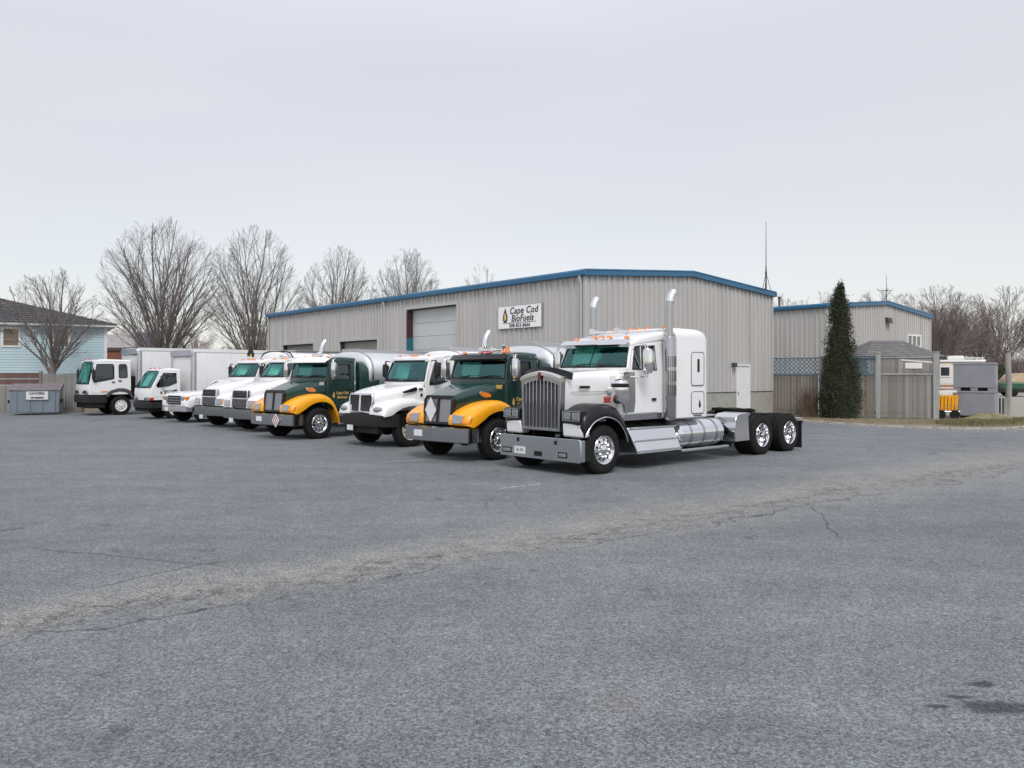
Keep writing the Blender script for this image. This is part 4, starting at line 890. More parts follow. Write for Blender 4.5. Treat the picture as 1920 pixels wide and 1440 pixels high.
def cabover(big):
    if big:
        loc, rz = place(-19.99, 39.65, 46)
        t = empty('box_truck', loc, rz, 'white flat-nosed box truck with black bumper and two side windows, beside the fence', 'truck')
        frame_rails(t, 1.1, -5.9); hw = 1.06; xf = 1.42; zb = 1.50; zr = 2.66; xr = -.46; zf = 1.02; xt = 1.16
    else:
        loc, rz = place(-15.97, 36.22, 44)
        t = empty('box_truck', loc, rz, 'small white box truck with slanted windscreen and lettered door, low cab before a tall box', 'truck')
        frame_rails(t, .7, -5.0, .6, .8); hw = .92; xf = .92; zb = 1.38; zr = 2.20; xr = -.36; zf = .86; xt = .46
    rr = .47 if big else .41
    body = MB()
    n = 10
    fr = []
    for i in range(n+1):
        u = -1+2*i/n; bx = .08*(1-u*u)
        fr.append([(xf+.02+bx, u*(hw-.02), zb+.0), (xf+.05+bx, u*(hw-.02), zb-.2), (xf+.03+bx, u*(hw-.02), zf), (xf-.15, u*(hw-.02), zf), (xf-.15, u*(hw-.02), zb)])
    body.loft(fr); body.build('front_panel', WHITE, t, smooth=40)
    if big:
        win = [(1.22, 1.60), (1.26, 1.66), (1.10, 2.50), (.36, 2.50), (.32, 2.42), (.32, 1.80), (.40, 1.76)]
        door = [(1.34, 1.10), (1.36, 1.52), (1.12, 2.58), (.24, 2.60), (.22, 1.30), (.55, 1.10)]
    else:
        win = [(.66, 1.42), (.72, 1.50), (.38, 2.06), (-.20, 2.06), (-.20, 1.62), (.15, 1.48)]
        door = [(.82, 1.0), (.86, 1.40), (.42, 2.13), (-.26, 2.14), (-.26, 1.0)]
    c = cab(t, xf, zb, xt, zr-.02, xr, zr, hw, hw-.07, zf, WHITE, win, door, bulge=.08, glass=GLASS, handle=(.36, 1.62) if big else (-.14, 1.28), front_low=False,
            roofs=[(xt+.05, zr+.0), (xt-.08, zr+.05), (xt-.5, zr+.08), (xr, zr+.05)], seal=.022)
    if big:
        for s in (1, -1):
            w2 = [(.10, 1.86), (.10, 2.44), (.04, 2.50), (-.22, 2.50), (-.28, 2.42), (-.30, 1.90), (-.26, 1.84), (.05, 1.82)]
            g = MB(); g.plate(w2, [], lambda x, z: (x, s*(hw-.07*(z-zb)/1.14+.006), z), (0, s*.006, 0)); g.build('rear_side_window', GLASSR, t)
            d = MB(); lp = [(x, s*(hw-.07*(z-zb)/1.14+.014), z) for x, z in w2]; d.tube(lp+[lp[0]], .014, 5); d.build('window_seal', BLACKP, t, smooth=60)
            d = MB(); d.box(-.02, .14, s*hw-.01, s*hw+.03, 1.66, 1.71); d.build('door_handle', BLACKP, t)
            fender(t, [(.70, 1.02, .60, .86), (.55, 1.22, .45, 1.05), (.25, 1.32, .22, 1.14), (-.1, 1.33, -.1, 1.15), (-.42, 1.22, -.36, 1.02), (-.58, .95, -.50, .80)], .7, 1.08, s, DGREY, crown=.05)
            q = MB(); q.box(.60, .92, s*1.07-.01, s*1.07+.012, 1.13, 1.18); q.build('side_marker_lamp', AMBER, t)
        b = MB(); b.loft([[(x, y, .62), (x+.03, y, .8), (x, y, 1.0), (x-.2, y, 1.0), (x-.2, y, .62)] for x, y in ((.85, 1.08), (1.45, 1.06), (1.56, .9), (1.60, 0), (1.56, -.9), (1.45, -1.06), (.85, -1.08))]); b.build('bumper', BLACKP, t, smooth=40)
        b = MB(); b.box(.7, 1.45, -1.0, 1.0, .36, .62); b.build('under_guard', UNDER, t, bev=.04)
        g = MB(); g.box(xf+.06, xf+.11, -.8, .8, 1.06, 1.22); g.build('grille', BLACKP, t, bev=.01)
        for s in (1, -1):
            h = MB(); h.box(xf+.02, xf+.10, s*.86-.14, s*.86+.14, .90+.12, 1.20); h.build('headlight', LENS, t, bev=.02)
            wheel(t, 0, s*1.05, 'white_front', .47); wheel(t, -4.4, s*1.12, 'white_rear', .47)
            tall_mirror(t, 1.30, hw, 1.75, 2.25, s, out=.16, w=.16, m=BLACKP, arm=BLACKP)
        marker_lights(t, [(xt-.05, y, zr+.06) for y in (-.8, -.1, .1)], RED, s=.8)
        box_body(t, -.80, -6.4, 1.20, 1.12, 3.32)
        ga = MB(); ga.box(-.80, -.50, -.7, .7, .9, 1.9); ga.build('engine_bay', UNDER, t, bev=.02)
        axle(t, 0, .47); axle(t, -4.4, .47)
    else:
        b = MB(); b.loft([[(x, y, .50), (x+.02, y, .62), (x, y, .78), (x-.2, y, .78), (x-.2, y, .50)] for x, y in ((.45, .96), (.92, .95), (1.04, .8), (1.08, 0), (1.04, -.8), (.92, -.95), (.45, -.96))]); b.build('bumper', BLACKP, t, smooth=40)
        g = MB(); g.box(xf+.03, xf+.10, -.84, .84, .80, .98); g.build('grille', DGREY, t, bev=.01)
        b = MB(); b.box(.3, 1.0, -.8, .8, .34, .50); b.build('under_guard', UNDER, t, bev=.04)
        for s in (1, -1):
            h = MB(); h.box(xf+.02, xf+.11, s*.70-.16, s*.70+.16, .84, .98); h.build('headlight', LENS, t, bev=.02)
            h = MB(); h.box(xf-.1, xf+.06, s*.90-.05, s*.90+.03, .84, .98); h.build('turn_signal', RED, t, bev=.02)
            wheel(t, -.1, s*.92, 'white_front', rr); wheel(t, -3.6, s*1.02, 'white_rear', rr)
            tall_mirror(t, .55, hw, 1.52, 1.85, s, out=.16, w=.15, m=BLACKP, arm=BLACKP)
            f = MB(); f.box(-.36, .4, s*.7-.22*(s < 0), s*.7+.22*(s > 0), .62, .88); f.build('wheel_guard', DGREY, t, bev=.04)
        for i, s_ in enumerate(('Cape Cod', 'BioFuels', '508-833-8666')):
            text(s_, .12 if i < 2 else .06, INK, t, frame((.18, hw+.018, 1.27-.11*i), (-1, 0, 0), (0, 0, 1)), shear=.2, ext=.002, bold=.003)
        q = MB(); q.plate([(x+.50, z+1.20) for x, z in droplet(.09, .17)], [], lambda x, z: (x, hw+.016, z), (0, .004, 0)); q.build('droplet_decal', INK, t)
        marker_lights(t, [(xt-.05, y, zr+.06) for y in (-.5, 0, .5)], RED, s=.8)
        box_body(t, -.86, -5.3, 1.16, 1.0, 3.16, sub=CAPG)
        axle(t, -.1, rr); axle(t, -3.6, rr)
    return t

hero()
green_truck((-1.13, 19.41, 43), 'green and yellow tanker with black sun visor and white grille placard, beside the white semi', '188', 'black', grille_placard=True)
white_tanker()
green_truck((-6.87, 25.37, 39.5), 'green and yellow tanker with white sun visor, between two white trucks', '151', 'white', bumper_placard=True)
sterling((-8.96, 28.52, 41), 'white tanker tractor with slatted chrome grille, directly beside the green truck with white visor', 2.56)
sterling((-10.92, 30.8, 40), 'white tanker tractor with a black warning sign on its roof, beside the low pickup', 2.92, placard=True)
pickup(); cabover(False); cabover(True)
# ------------------------------------------------------------------ metal buildings
def siding(root, L, ztop, z0, to3, openings=(), cell=.9144, rib=.3048, gaps=True):
    edges = sorted(set([round(cell*k, 4) for k in range(int(L/cell)+1)]+[L]+[e for o in openings for e in (o[0], o[1])]))
    edges = [e for e in edges if 0 <= e <= L]
    E = [edges[0]]
    for e in edges[1:]:
        if e-E[-1] > .06: E.append(e)
    E[-1] = L
    for s0, s1 in zip(E[:-1], E[1:]):
        mid = (s0+s1)/2; zs = [(z0, None)]
        segs = []
        op = [o for o in openings if o[0] < mid < o[1]]
        if op:
            if op[0][2] > z0+.05: segs.append((z0, op[0][2]))
            segs.append((op[0][3], None))
        else: segs.append((z0, None))
        pr = [(s0+.002, .007)]
        k = math.ceil(s0/rib)
        while k*rib < s1-.02:
            r = k*rib
            for ds, o_ in ((-.047, 0), (-.036, .058), (.036, .058), (.047, 0)):
                if s0+.003 < r+ds < s1-.003: pr.append((r+ds, o_))
            k += 1
        pr.append((s1-.003, 0))
        for za, zb in segs:
            m = MB(); n = len(pr)
            bot = [to3(s, za, o_) for s, o_ in pr]; top = [to3(s, (zb if zb is not None else ztop(s)), o_) for s, o_ in pr]
            m.loft([bot, top], cap=False, closed=False); m.build('siding_panel', SIDING, root)
def metal_building(C, L, G, eave, ridge, ridge_at, label, doors, gdoors, wains, x_side=0, roof_len=None):
    rz = math.atan2(.645, .764)
    t = empty('metal_building', (C[0], C[1], 0), rz, label, 'building', 'grey ribbed metal buildings with blue roof trim')
    def gt(s): return eave+(ridge-eave)*(s/ridge_at if s < ridge_at else (G-s)/(G-ridge_at))
    # solid backing walls and wainscot
    w_ = MB()
    def facade_holes(d): return [[(a, 0.02), (b, 0.02), (b, z), (a, z)] for a, b, z in d]
    w_.plate([(0, 0), (L, 0), (L, eave-.05), (0, eave-.05)], facade_holes(doors), lambda s, z: (.03, s, z), (.15, 0, 0))
    w_.plate([(.19, 0), (G-.05, 0), (G-.05, eave-.06), (ridge_at, ridge-.06), (.19, eave-.06)], facade_holes(gdoors), lambda s, z: (s, .03, z), (0, .15, 0))
    w_.box(G-.2, G-.05, .19, L, 0, eave-.1); w_.box(.05, G-.05, L-.2, L-.05, 0, eave-.1)
    w_.build('wall', SIDING, t)
    if wains:
        ed = [0]+sorted([x for d in doors for x in d[:2]])+[L]
        for a, b in zip(ed[::2], ed[1::2]): c = MB(); c.box(-.05, .028, a-(.05 if a == 0 else 0), b, 0, wains-.02); c.build('wainscot', CONC, t, bev=.01)
        ed = [-.05+.08]+sorted([x for d in gdoors for x in d[:2]])+[G]
        for a, b in zip(ed[::2], ed[1::2]): c = MB(); c.box(a, b, -.05, .028, 0, wains-.02); c.build('wainscot', CONC, t, bev=.01)
        if doors:
            ed = [0]+sorted([x for d in doors for x in d[:2]])+[L]
            for a, b in zip(ed[::2], ed[1::2]): f = MB(); f.box(-.065, .02, a, b, wains-.02, wains+.012); f.build('base_flashing', DGREY, t)
        ed = [0]+sorted([x for d in gdoors for x in d[:2]])+[G]
        for a, b in zip(ed[::2], ed[1::2]): f = MB(); f.box(a, b, -.065, .02, wains-.02, wains+.012); f.build('base_flashing', DGREY, t)
    siding(t, L, lambda s: eave-.02, wains or .05, lambda s, z, o: (-o+.012, s, z), [(a, b, 0, z) for a, b, z in doors])
    siding(t, G, lambda s: gt(s)-.02, wains or .05, lambda s, z, o: (s, -o+.012, z), [(a, b, 0, z) for a, b, z in gdoors])
    ct = MB(); ct.plate([(-.045, -.045), (.06, -.045), (.06, 0), (0, 0), (0, .06), (-.045, .06)], [], lambda x, y: (x, y, wains or 0), (0, 0, eave-.02-(wains or 0))); ct.build('corner_trim', SIDING, t)
    ct = MB(); ct.box(G-.06, G+.045, -.045, 0, wains or 0, eave-.04); ct.build('corner_trim', SIDING, t)
    # roof, gutter, rake
    r = MB(); ov = .12
    r.add([(-ov, -ov, gt(0)+.02), (ridge_at, -ov, ridge+.05), (ridge_at, L+ov, ridge+.05), (-ov, L+ov, gt(0)+.02)], [(0, 1, 2, 3)])
    r.add([(G+ov, -ov, gt(0)+.02), (ridge_at, -ov, ridge+.05), (ridge_at, L+ov, ridge+.05), (G+ov, L+ov, gt(0)+.02)], [(3, 2, 1, 0)])
    r.build('roof', ALU, t)
    gu = MB(); ring = [(-.05, eave-.16), (-.19, eave-.13), (-.20, eave+.03), (-.17, eave+.05), (-.05, eave+.05)]
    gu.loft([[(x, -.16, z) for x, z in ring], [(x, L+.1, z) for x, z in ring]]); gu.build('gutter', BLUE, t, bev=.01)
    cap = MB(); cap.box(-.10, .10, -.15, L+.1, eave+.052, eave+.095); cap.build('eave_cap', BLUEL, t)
    gu = MB(); ring = [(G+.05, eave-.16), (G+.19, eave-.13), (G+.20, eave+.03), (G+.17, eave+.05), (G+.05, eave+.05)]
    gu.loft([[(x, -.16, z) for x, z in ring], [(x, L+.1, z) for x, z in ring]]); gu.build('gutter', BLUE, t, bev=.01)
    for xa, za, xb, zb in ((-.12, gt(0), ridge_at, ridge), (ridge_at, ridge, G+.12, gt(0))):
        k = MB(); k.hexa([(xa, -.145, za-.15), (xb, -.145, zb-.15), (xb, -.145, zb+.05), (xa, -.145, za+.05)], [(xa, -.05, za-.15), (xb, -.05, zb-.15), (xb, -.05, zb+.05), (xa, -.05, za+.05)]); k.build('rake_trim', BLUE, t, bev=.008)
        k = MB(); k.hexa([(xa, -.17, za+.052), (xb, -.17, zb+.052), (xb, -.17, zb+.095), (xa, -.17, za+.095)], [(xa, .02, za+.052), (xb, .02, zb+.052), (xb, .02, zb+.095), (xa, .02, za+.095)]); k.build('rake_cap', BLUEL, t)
    return t
doors1 = [(7.94, 12.04, 5.12), (14.79, 18.83, 3.78), (21.99, 26.23, 3.78)]
B1 = metal_building((2.684, 29.0), 28.4, 12.45, 5.78, 6.24, 6.28, 'large ribbed metal building behind the trucks with overhead doors and a white company sign', doors1, [(9.51, 10.59, 2.44)], 1.22)
DOORP = mat('overhead_door_paint', (.55, .565, .565), .5, var=.04, vs=1.5)
DOORB = mat('dull_door_paint', (.33, .32, .29), .6, var=.08, vs=1.5)
for i, (a, b, z) in enumerate(doors1):
    # reveal, tracks and a sectional door
    o = MB(); o.box(.04, .34, a-.002, a+.03, 0, z); o.box(.04, .34, b-.03, b+.002, 0, z); o.box(.04, .34, a, b, z-.03, z); fr = o.build('door_reveal', DGREY, B1)
    h = (z-.05)/8; base = MB(); base.box(.30, .33, a+.03, b-.03, 0, z-.03); dr = base.build('overhead_door', DOORP if i == 0 else DOORB, B1)
    for k in range(8):
        p = MB(); p.box(.265, .30, a+.04, b-.04, h*k+.012, h*(k+1)-.004); p.build('door_panel', DOORP if i == 0 else DOORB, dr, bev=.006, seg=1)
    hd = MB(); hd.box(-.05, .04, a-.12, b+.12, z, z+.12); hd.box(-.05, .04, a-.12, a, 1.24, z); hd.box(-.05, .04, b, b+.12, 1.24, z); hd.build('door_trim', SIDING, B1, bev=.005)
TEAL = mat('teal_jamb', (.015, .12, .18), .5, var=.15); MAROON = mat('maroon_jamb', (.055, .018, .022), .6, var=.2)
j = MB(); j.box(-.06, -.052+.3, 11.90, 12.0, 3.75, 5.05); j.build('jamb_liner', MAROON, B1)
j = MB(); j.box(-.062, -.052+.3, 11.88, 12.0, 0, 3.745); j.build('jamb_liner', TEAL, B1)
# entrance door in the gable wall
d = MB(); d.box(9.56, 10.54, -.012, .02, .12, 2.38); dd = d.build('entrance_door', WHITE2, B1, bev=.01)
d = MB(); d.plate([(9.50, .1), (10.60, .1), (10.60, 2.45), (9.50, 2.45)], [[(9.56, .12), (10.54, .12), (10.54, 2.38), (9.56, 2.38)]], lambda x, z: (x, -.055, z), (0, .08, 0)); d.build('door_frame', WHITE2, B1)
d = MB(); d.box(9.66, 9.70, -.05, -.012, 1.1, 1.2); d.build('door_handle', STEEL, dd)
l = MB(); l.box(9.14, 9.34, -.22, -.04, 2.33, 2.52); l.build('wall_light', DGREY, B1, bev=.02)
for y in (.14, 14.01, 28.2):
    s_ = MB(); s_.tube([(-.14, y, 5.66), (-.14, y, 5.55), (-.085, y, 5.40), (-.085, y, .2)], .05, 6); s_.build('downspout', SIDING, B1, smooth=40)
v = MB(); v.lathe([(.06, 6.2), (.06, 6.75), (.09, 6.76), (.09, 6.85)], (9.5, 8.0, 0), 'z', 10); v.build('roof_vent', DGREY, B1)
# company sign on the facade: board, droplet emblem, lettering
sg = empty('company_sign', (2.684-.645*3.62, 29.0+.764*3.62, 0), math.atan2(.645, .764), 'white rectangular company sign with black lettering and gold droplet on the ribbed wall', 'sign')
sb = MB(); sb.box(-.075, -.04, -1.33, 1.33, 3.885, 4.80); sbo = sb.build('sign_board', mat('sign_white', (.88, .88, .87), .45, var=.02), sg, bev=.004)
f = MB(); f.plate([(-1.345, 3.87), (1.345, 3.87), (1.345, 4.815), (-1.345, 4.815)], [[(-1.32, 3.895), (1.32, 3.895), (1.32, 4.79), (-1.32, 4.79)]], lambda y, z: (-.085, y, z), (.04, 0, 0)); f.build('sign_frame', ALU, sg)
text('Cape Cod', .38, INK, sg, frame((-.08, -.26, 4.575), (0, -1, 0), (0, 0, 1)), shear=.2, ext=.006, bold=.005, spacing=1.1)
text('BioFuels', .38, INK, sg, frame((-.08, -.18, 4.265), (0, -1, 0), (0, 0, 1)), shear=.2, ext=.006, bold=.005, spacing=1.06)
text('508-833-8666', .20, INK, sg, frame((-.08, -.02, 3.985), (0, -1, 0), (0, 0, 1)), ext=.006, bold=.003, spacing=1.14)
u = MB(); u.box(-.084, -.077, -1.02, 1.06, 4.095, 4.112); u.build('underline', INK, sg)
dr = MB(); dr.plate([(y+.88, z+4.42) for y, z in droplet(.34, .60)], [], lambda y, z: (-.077, y, z), (-.006, 0, 0)); dr.build('droplet_outline', INK, sg)
dr = MB(); dr.plate([(y+.88, z+4.38) for y, z in droplet(.19, .36)], [], lambda y, z: (-.084, y, z), (-.005, 0, 0)); dr.build('droplet_fill', GOLD, sg)
dr = MB(); dr.plate([(.84, 4.28), (.90, 4.36), (.87, 4.40), (.92, 4.52), (.85, 4.41), (.88, 4.37)], [], lambda y, z: (-.090, y, z), (-.003, 0, 0)); dr.build('droplet_glint', DECAL, sg)

B2 = metal_building((17.54, 44.0), 26, 13.7, 5.86, 6.42, 7.2, 'smaller ribbed metal building further back with a small white window in its gable', [], [(10.15, 12.15, 4.5)], 0)
# the gable opening above is filled with wall below the window
wp = MB(); wp.box(10.15, 12.15, -.0, .17, 0, 3.78); wp.build('wall', SIDING, B2)
for k in range(7):
    q = MB(); x0 = 10.15+k*2/7; q.box(x0+.003, x0+2/7-.003, -.012, -.002, .05, 3.78); q.box(x0+.01, x0+.05, -.035, -.012, .05, 3.78); q.build('siding_panel', SIDING, B2)
wf = MB(); wf.plate([(10.12, 3.74), (12.18, 3.74), (12.18, 4.56), (10.12, 4.56)], [[(10.24+.64*k, 3.84), (10.24+.64*k+.52, 3.84), (10.24+.64*k+.52, 4.46), (10.24+.64*k, 4.46)] for k in range(3)], lambda x, z: (x, -.05, z), (0, .1, 0)); wfo = wf.build('window', WHITE2, B2)
for k in range(3):
    q = MB(); q.box(10.24+.64*k, 10.76+.64*k, 0, .01, 3.84, 4.46); q.build('pane', GLASSR, wfo)
l = MB(); l.hexa([(7.0, -.30, 5.12), (7.5, -.30, 5.12), (7.5, -.26, 5.45), (7.0, -.26, 5.45)], [(7.0, -.04, 5.2), (7.5, -.04, 5.2), (7.5, -.04, 5.5), (7.0, -.04, 5.5)]); l.build('flood_light', DGREY, B2, bev=.02)
v = MB(); v.lathe([(.07, 5.9), (.07, 6.55), (.1, 6.56), (.1, 6.62)], (.8, 3.4, 0), 'z', 10); v.build('roof_vent', DGREY, B2)
# antennas
def antenna(loc, h, label, stay=True, cross=False):
    t = empty('antenna', loc, 0, label, 'antenna')
    m = MB(); m.tube([(0, 0, 0), (0, 0, h*.33), (0, 0, h*.34), (0, 0, h)], [.035, .03, .02, .010], 6); m.build('mast', DGREY, t)
    if stay:
        m = MB()
        for k in range(3): a = 2*math.pi*k/3; m.tube([(0, 0, h*.24), (.22*math.cos(a), .22*math.sin(a), -.05)], .013, 5)
        m.lathe([(.04, h*.20), (.05, h*.23), (.04, h*.26)], (0, 0, 0), 'z', 8); m.build('tripod', DGREY, t)
    if cross:
        m = MB(); m.tube([(-.35, 0, h*.45), (.35, 0, h*.45)], .018, 5); m.tube([(.0, 0, h*.45), (.5, .0, h*.2)], .012, 5); m.build('crossarm', DGREY, t)
antenna((11.65, 36.2, 5.92), 3.1, 'thin whip antenna with small tripod on the far roof corner of the large metal building')
antenna((23.0, 48.5, 6.35), 1.75, 'thin mast with crossarm on the roof ridge of the smaller metal building', stay=False, cross=True)

# ------------------------------------------------------------------ timber fence with lattice
FG = [WOOD, mat('weathered_wood_brown', (.19, .165, .14), .88, orand=.2, var=.3, vs=5, stretch=(1, 1, .15), bump=.3, bs=30), mat('weathered_wood_grey', (.29, .28, .265), .85, orand=.2, var=.25, vs=5, stretch=(1, 1, .15), bump=.3, bs=30)]
LAT = mat('lattice_paint', (.10, .17, .22), .7, var=.25)
def wood_fence():
    a = Vector((12.3, 37.5)); b = Vector((18.56, 34.55)); L = (b-a).length; d = (b-a)/L
    t = empty('wood_fence', (a.x, a.y, 0), math.atan2(d.y, d.x), 'weathered grey plank fence with blue lattice along its top, behind the dark evergreen', 'fence')
    rnd = random.Random(7)
    posts = [0, 2.25, 4.62, L]
    for i, p in enumerate(posts):
        m = MB(); w_ = .10 if i < 3 else .12; h = 2.80 if i < 2 else 2.95; m.box(p-w_, p+w_, -.10, .10, 0, h); m.box(p-w_-.02, p+w_+.02, -.12, .12, h, h+.05); m.build('post', POSTW, t, bev=.012, seg=1)
    for i in range(3):
        x0, x1 = posts[i]+.11, posts[i+1]-.12
        rl = MB(); rl.box(x0, x1, -.05, .05, 1.97, 2.06); rl.box(x0, x1, .03, .07, .25, .34); rl.box(x0, x1, -.05, .05, 2.72, 2.79); rl.build('rail', POSTW if i == 2 else LAT, t, bev=.008, seg=1)
        x = x0; 
        while x < x1-.04:
            w_ = min(.138, x1-x-.004); q = MB(); top = 1.965; mm = FG[1] if (i < 1 and rnd.random() < .75) or (i == 1 and rnd.random() < .3) else FG[rnd.choice((0, 0, 2))]
            q.box(-w_/2+.004, w_/2-.004, -.012, .012, .06+rnd.uniform(0, .03), top); o = q.build('board', mm, t); o.location = (x+w_/2, rnd.uniform(-.006, .006), 0); x += .142
        if i < 2:
            lt = MB(); H = .64; z0 = 2.07
            k = -H
            while k < x1-x0:
                for sg_ in (1, -1):
                    p0, p1 = k, k+H
                    q0, q1 = max(p0, 0), min(p1, x1-x0)
                    if q1 > q0:
                        za = z0+(q0-p0) if sg_ > 0 else z0+H-(q0-p0); zb = z0+(q1-p0) if sg_ > 0 else z0+H-(q1-p0)
                        y = -.008*sg_; lt.hexa([(x0+q0, y-.005, za-.028), (x0+q1, y-.005, zb-.028), (x0+q1, y-.005, zb+.028), (x0+q0, y-.005, za+.028)], [(x0+q0, y+.005, za-.028), (x0+q1, y+.005, zb-.028), (x0+q1, y+.005, zb+.028), (x0+q0, y+.005, za+.028)])
                k += .19
            lt.build('lattice', LAT, t)
        else:
            x = x0
            while x < x1-.04:
                if x < x0+.95: q = MB(); q.box(-.066, .066, -.012, .012, 2.06, 2.71); o = q.build('board', FG[rnd.choice((0, 2))], t); o.location = (x+.07, 0, 0)
                x += .142
            q = MB(); q.box(x0+.98, x1, -.012, .012, 2.52, 2.71); q.build('board', FG[2], t)
            q = MB(); q.box(x0+.98, x1, -.02, .02, 2.06, 2.14); q.build('board', FG[0], t)
            q = MB(); q.hexa([(x0+.80, -.03, 2.62), (x1, -.03, 2.50), (x1, -.03, 2.56), (x0+.80, -.03, 2.68)], [(x0+.80, -.014, 2.62), (x1, -.014, 2.50), (x1, -.014, 2.56), (x0+.80, -.014, 2.68)]); q.build('board', WHITE2, t)
    return t
wood_fence()
SHING = mat('grey_shingles', (.155, .15, .148), .9, var=.3, vs=4, bump=.5, bs=14)
sh = empty('garden_shed', (20.2, 42.6, 0), R(8), 'low weathered shed with grey hipped shingle roof, behind the plank fence', 'shed')
x = -2.05
while x < 2.0:
    q = MB(); q.box(-.09, .09, -.015, .015, 0, 2.95); o = q.build('board', FG[random.Random(int(x*100)).choice((0, 2, 0))], sh); o.location = (x+.1, -1.5, 0); x += .195
w_ = MB(); w_.box(-2.05, 2.05, -1.48, 1.5, 0, 2.94); w_.build('wall', WOOD, sh)
for k in range(9):
    f0, f1 = k/9, (k+1)/9
    def rp(f, z=0): 
        hx = 2.3*(1-f)+.85*f; hy = 1.75*(1-f)+.05*f; zz = 2.92+.9*f+z; return [(-hx, -hy, zz), (hx, -hy, zz), (hx, hy, zz), (-hx, hy, zz)]
    q = MB(); q.loft([rp(f0, .014), rp(f1+.004, 0)]); q.build('shingle_course', SHING, sh)
wl = MB(); wl.box(-.2, 1.0, -1.56, -1.52, 2.30, 2.62); wl.build('banner', WHITE2, sh)

# ------------------------------------------------------------------ stacked grey bins, post, mower
BIN = mat('grey_bin', (.25, .255, .285), .5, var=.08, vs=2, coat=.1)
BINS = mat('grey_bin_side', (.33, .345, .35), .55, var=.1, vs=2)
def bin_(x, y, z, rz, label):
    t = empty('storage_bin', (x, y, z), rz, label, 'bin', 'two stacked grey storage bins')
    b = MB(); b.box(-.80, .80, -.62, .62, .14, 1.22); b.build('body', BIN, t, bev=.02)
    b = MB(); b.box(-.82, .82, -.64, .64, 1.15, 1.24); b.build('rim', BIN, t, bev=.02)
    f = MB(); f.box(-.60, .60, -.50, .50, .005, .135); f.build('core', UNDER, t)  # dark block added so the fork pockets look shaded
    for sx in (-.66, 0, .66):
        f = MB(); f.box(sx-.14, sx+.14, -.60, .60, 0, .14); f.build('foot', BIN, t, bev=.01)
    s = MB(); s.box(.802, .815, -.5, .5, .25, 1.1); s.build('side_panel', BINS, t)
    return t
bin_(20.72, 35.3, .03, R(-37), 'lower grey storage bin, standing on the ground with another on top')
bin_(20.73, 35.3, 1.275, R(-36), 'upper grey storage bin, resting on top of the other one')
po = empty('wood_post', (22.45, 35.7, 0), 0, 'tall weathered round timber post beside the stacked grey bins', 'post')
p = MB(); p.tube([(0, 0, -.05), (.02, 0, 1.4), (-.02, 0, 3.05)], [.14, .12, .115], 12); p.build('shaft', FG[2], po, smooth=40)
p = MB(); p.box(-.20, .20, -.16, .16, 3.05, 3.10); p.build('cap', FG[0], po)
po = empty('short_post', (22.1, 35.4, 0), 0, 'short pale square post just left of the tall timber post', 'post')
p = MB(); p.box(-.08, .08, -.08, .08, 0, .95); p.build('shaft', FG[2], po, bev=.01); p = MB(); p.box(-.24, -.19, -.02, .03, 0, .95); p.build('stake', UNDER, po)
my = empty('garden_cart', (19.42, 35.4, 0), R(-10), 'yellow slatted garden cart with white curved lid, beside the fence end', 'cart')
for k in range(6):
    p = MB(); p.hexa([(-.42+.14*k, -.36, .42), (-.32+.14*k, -.36, .42), (-.34+.15*k, -.42, 1.08), (-.46+.15*k, -.42, 1.08)], [(-.42+.14*k, -.33, .42), (-.32+.14*k, -.33, .42), (-.34+.15*k, -.39, 1.08), (-.46+.15*k, -.39, 1.08)]); p.build('slat', YELLOW, my)
p = MB(); p.box(-.44, .40, -.32, .4, .40, .55); p.build('tub', ORANGE, my, bev=.03)
p = MB(); p.loft([[(-.55, -.50, 1.10), (-.55, .4, 1.10), (-.55, .4, 1.16), (-.55, -.5, 1.16)], [(-.1, -.5, 1.20), (-.1, .4, 1.20), (-.1, .4, 1.27), (-.1, -.5, 1.27)], [(.32, -.5, 1.20), (.32, .4, 1.20), (.32, .4, 1.30), (.32, -.5, 1.30)]]); p.build('lid', WHITE2, my, smooth=50)
for s in (-.28, .3):
    p = MB(); p.lathe([(.19, -.05), (.21, -.03), (.21, .03), (.19, .05)], (s, -.30, .22), 'y', 16); p.build('wheel', RUB, my, smooth=40)
p = MB(); p.tube([(-.55, -.2, .2), (-.62, -.2, .7), (-.5, -.2, 1.1)], .025, 6); p.tube([(-.5, -.3, .35), (.5, -.3, .35)], .03, 6); p.build('handle', STEEL, my)
# motorhome
CRM = mat('motorhome_cream', (.76, .68, .56), .45, var=.05); STRP = mat('motorhome_stripe', (.36, .20, .15), .5, var=.1)
rv = empty('motorhome', (28.1, 49.3, 0), R(-30), 'white and cream motorhome with brown stripes and roof rack, parked behind the grey bins', 'motorhome')
b = MB(); b.loft([rrect(-1.5+0*k, 1, 0, 1, .1) for k in (0,)]*0) if False else None
b.box(-1.25, 1.2, -1.2, 4.4, .55, 2.72); b.build('body', CRM, rv, bev=.10, seg=3)
b = MB(); b.box(-1.32, 1.27, -1.27, 4.45, 2.72, 2.88); b.build('roof', WHITE, rv, bev=.05)
b = MB(); b.box(-.8, .1, -.6, .5, 2.88, 3.14); b.build('air_conditioner', WHITE2, rv, bev=.06)
for z0, z1, mm in ((1.22, 1.34, STRP), (1.0, 1.12, STRP), (1.42, 1.74, WHITE2)):
    b = MB(); b.box(-1.262, 1.212, -1.212, 4.41, z0, z1); b.build('stripe', mm, rv)
b = MB(); b.plate([(-1.22, 1.82), (-.57, 1.82), (-.57, 2.50), (-1.22, 2.50)], [[(-1.13, 1.90), (-.66, 1.90), (-.66, 2.42), (-1.13, 2.42)]], lambda x, z: (x, -1.24, z), (0, .04, 0)); b.build('window_frame', WHITE2, rv)
b = MB(); b.box(-1.13, -.66, -1.218, -1.208, 1.90, 2.42); b.build('window_pane', GLASSR, rv)
b = MB()
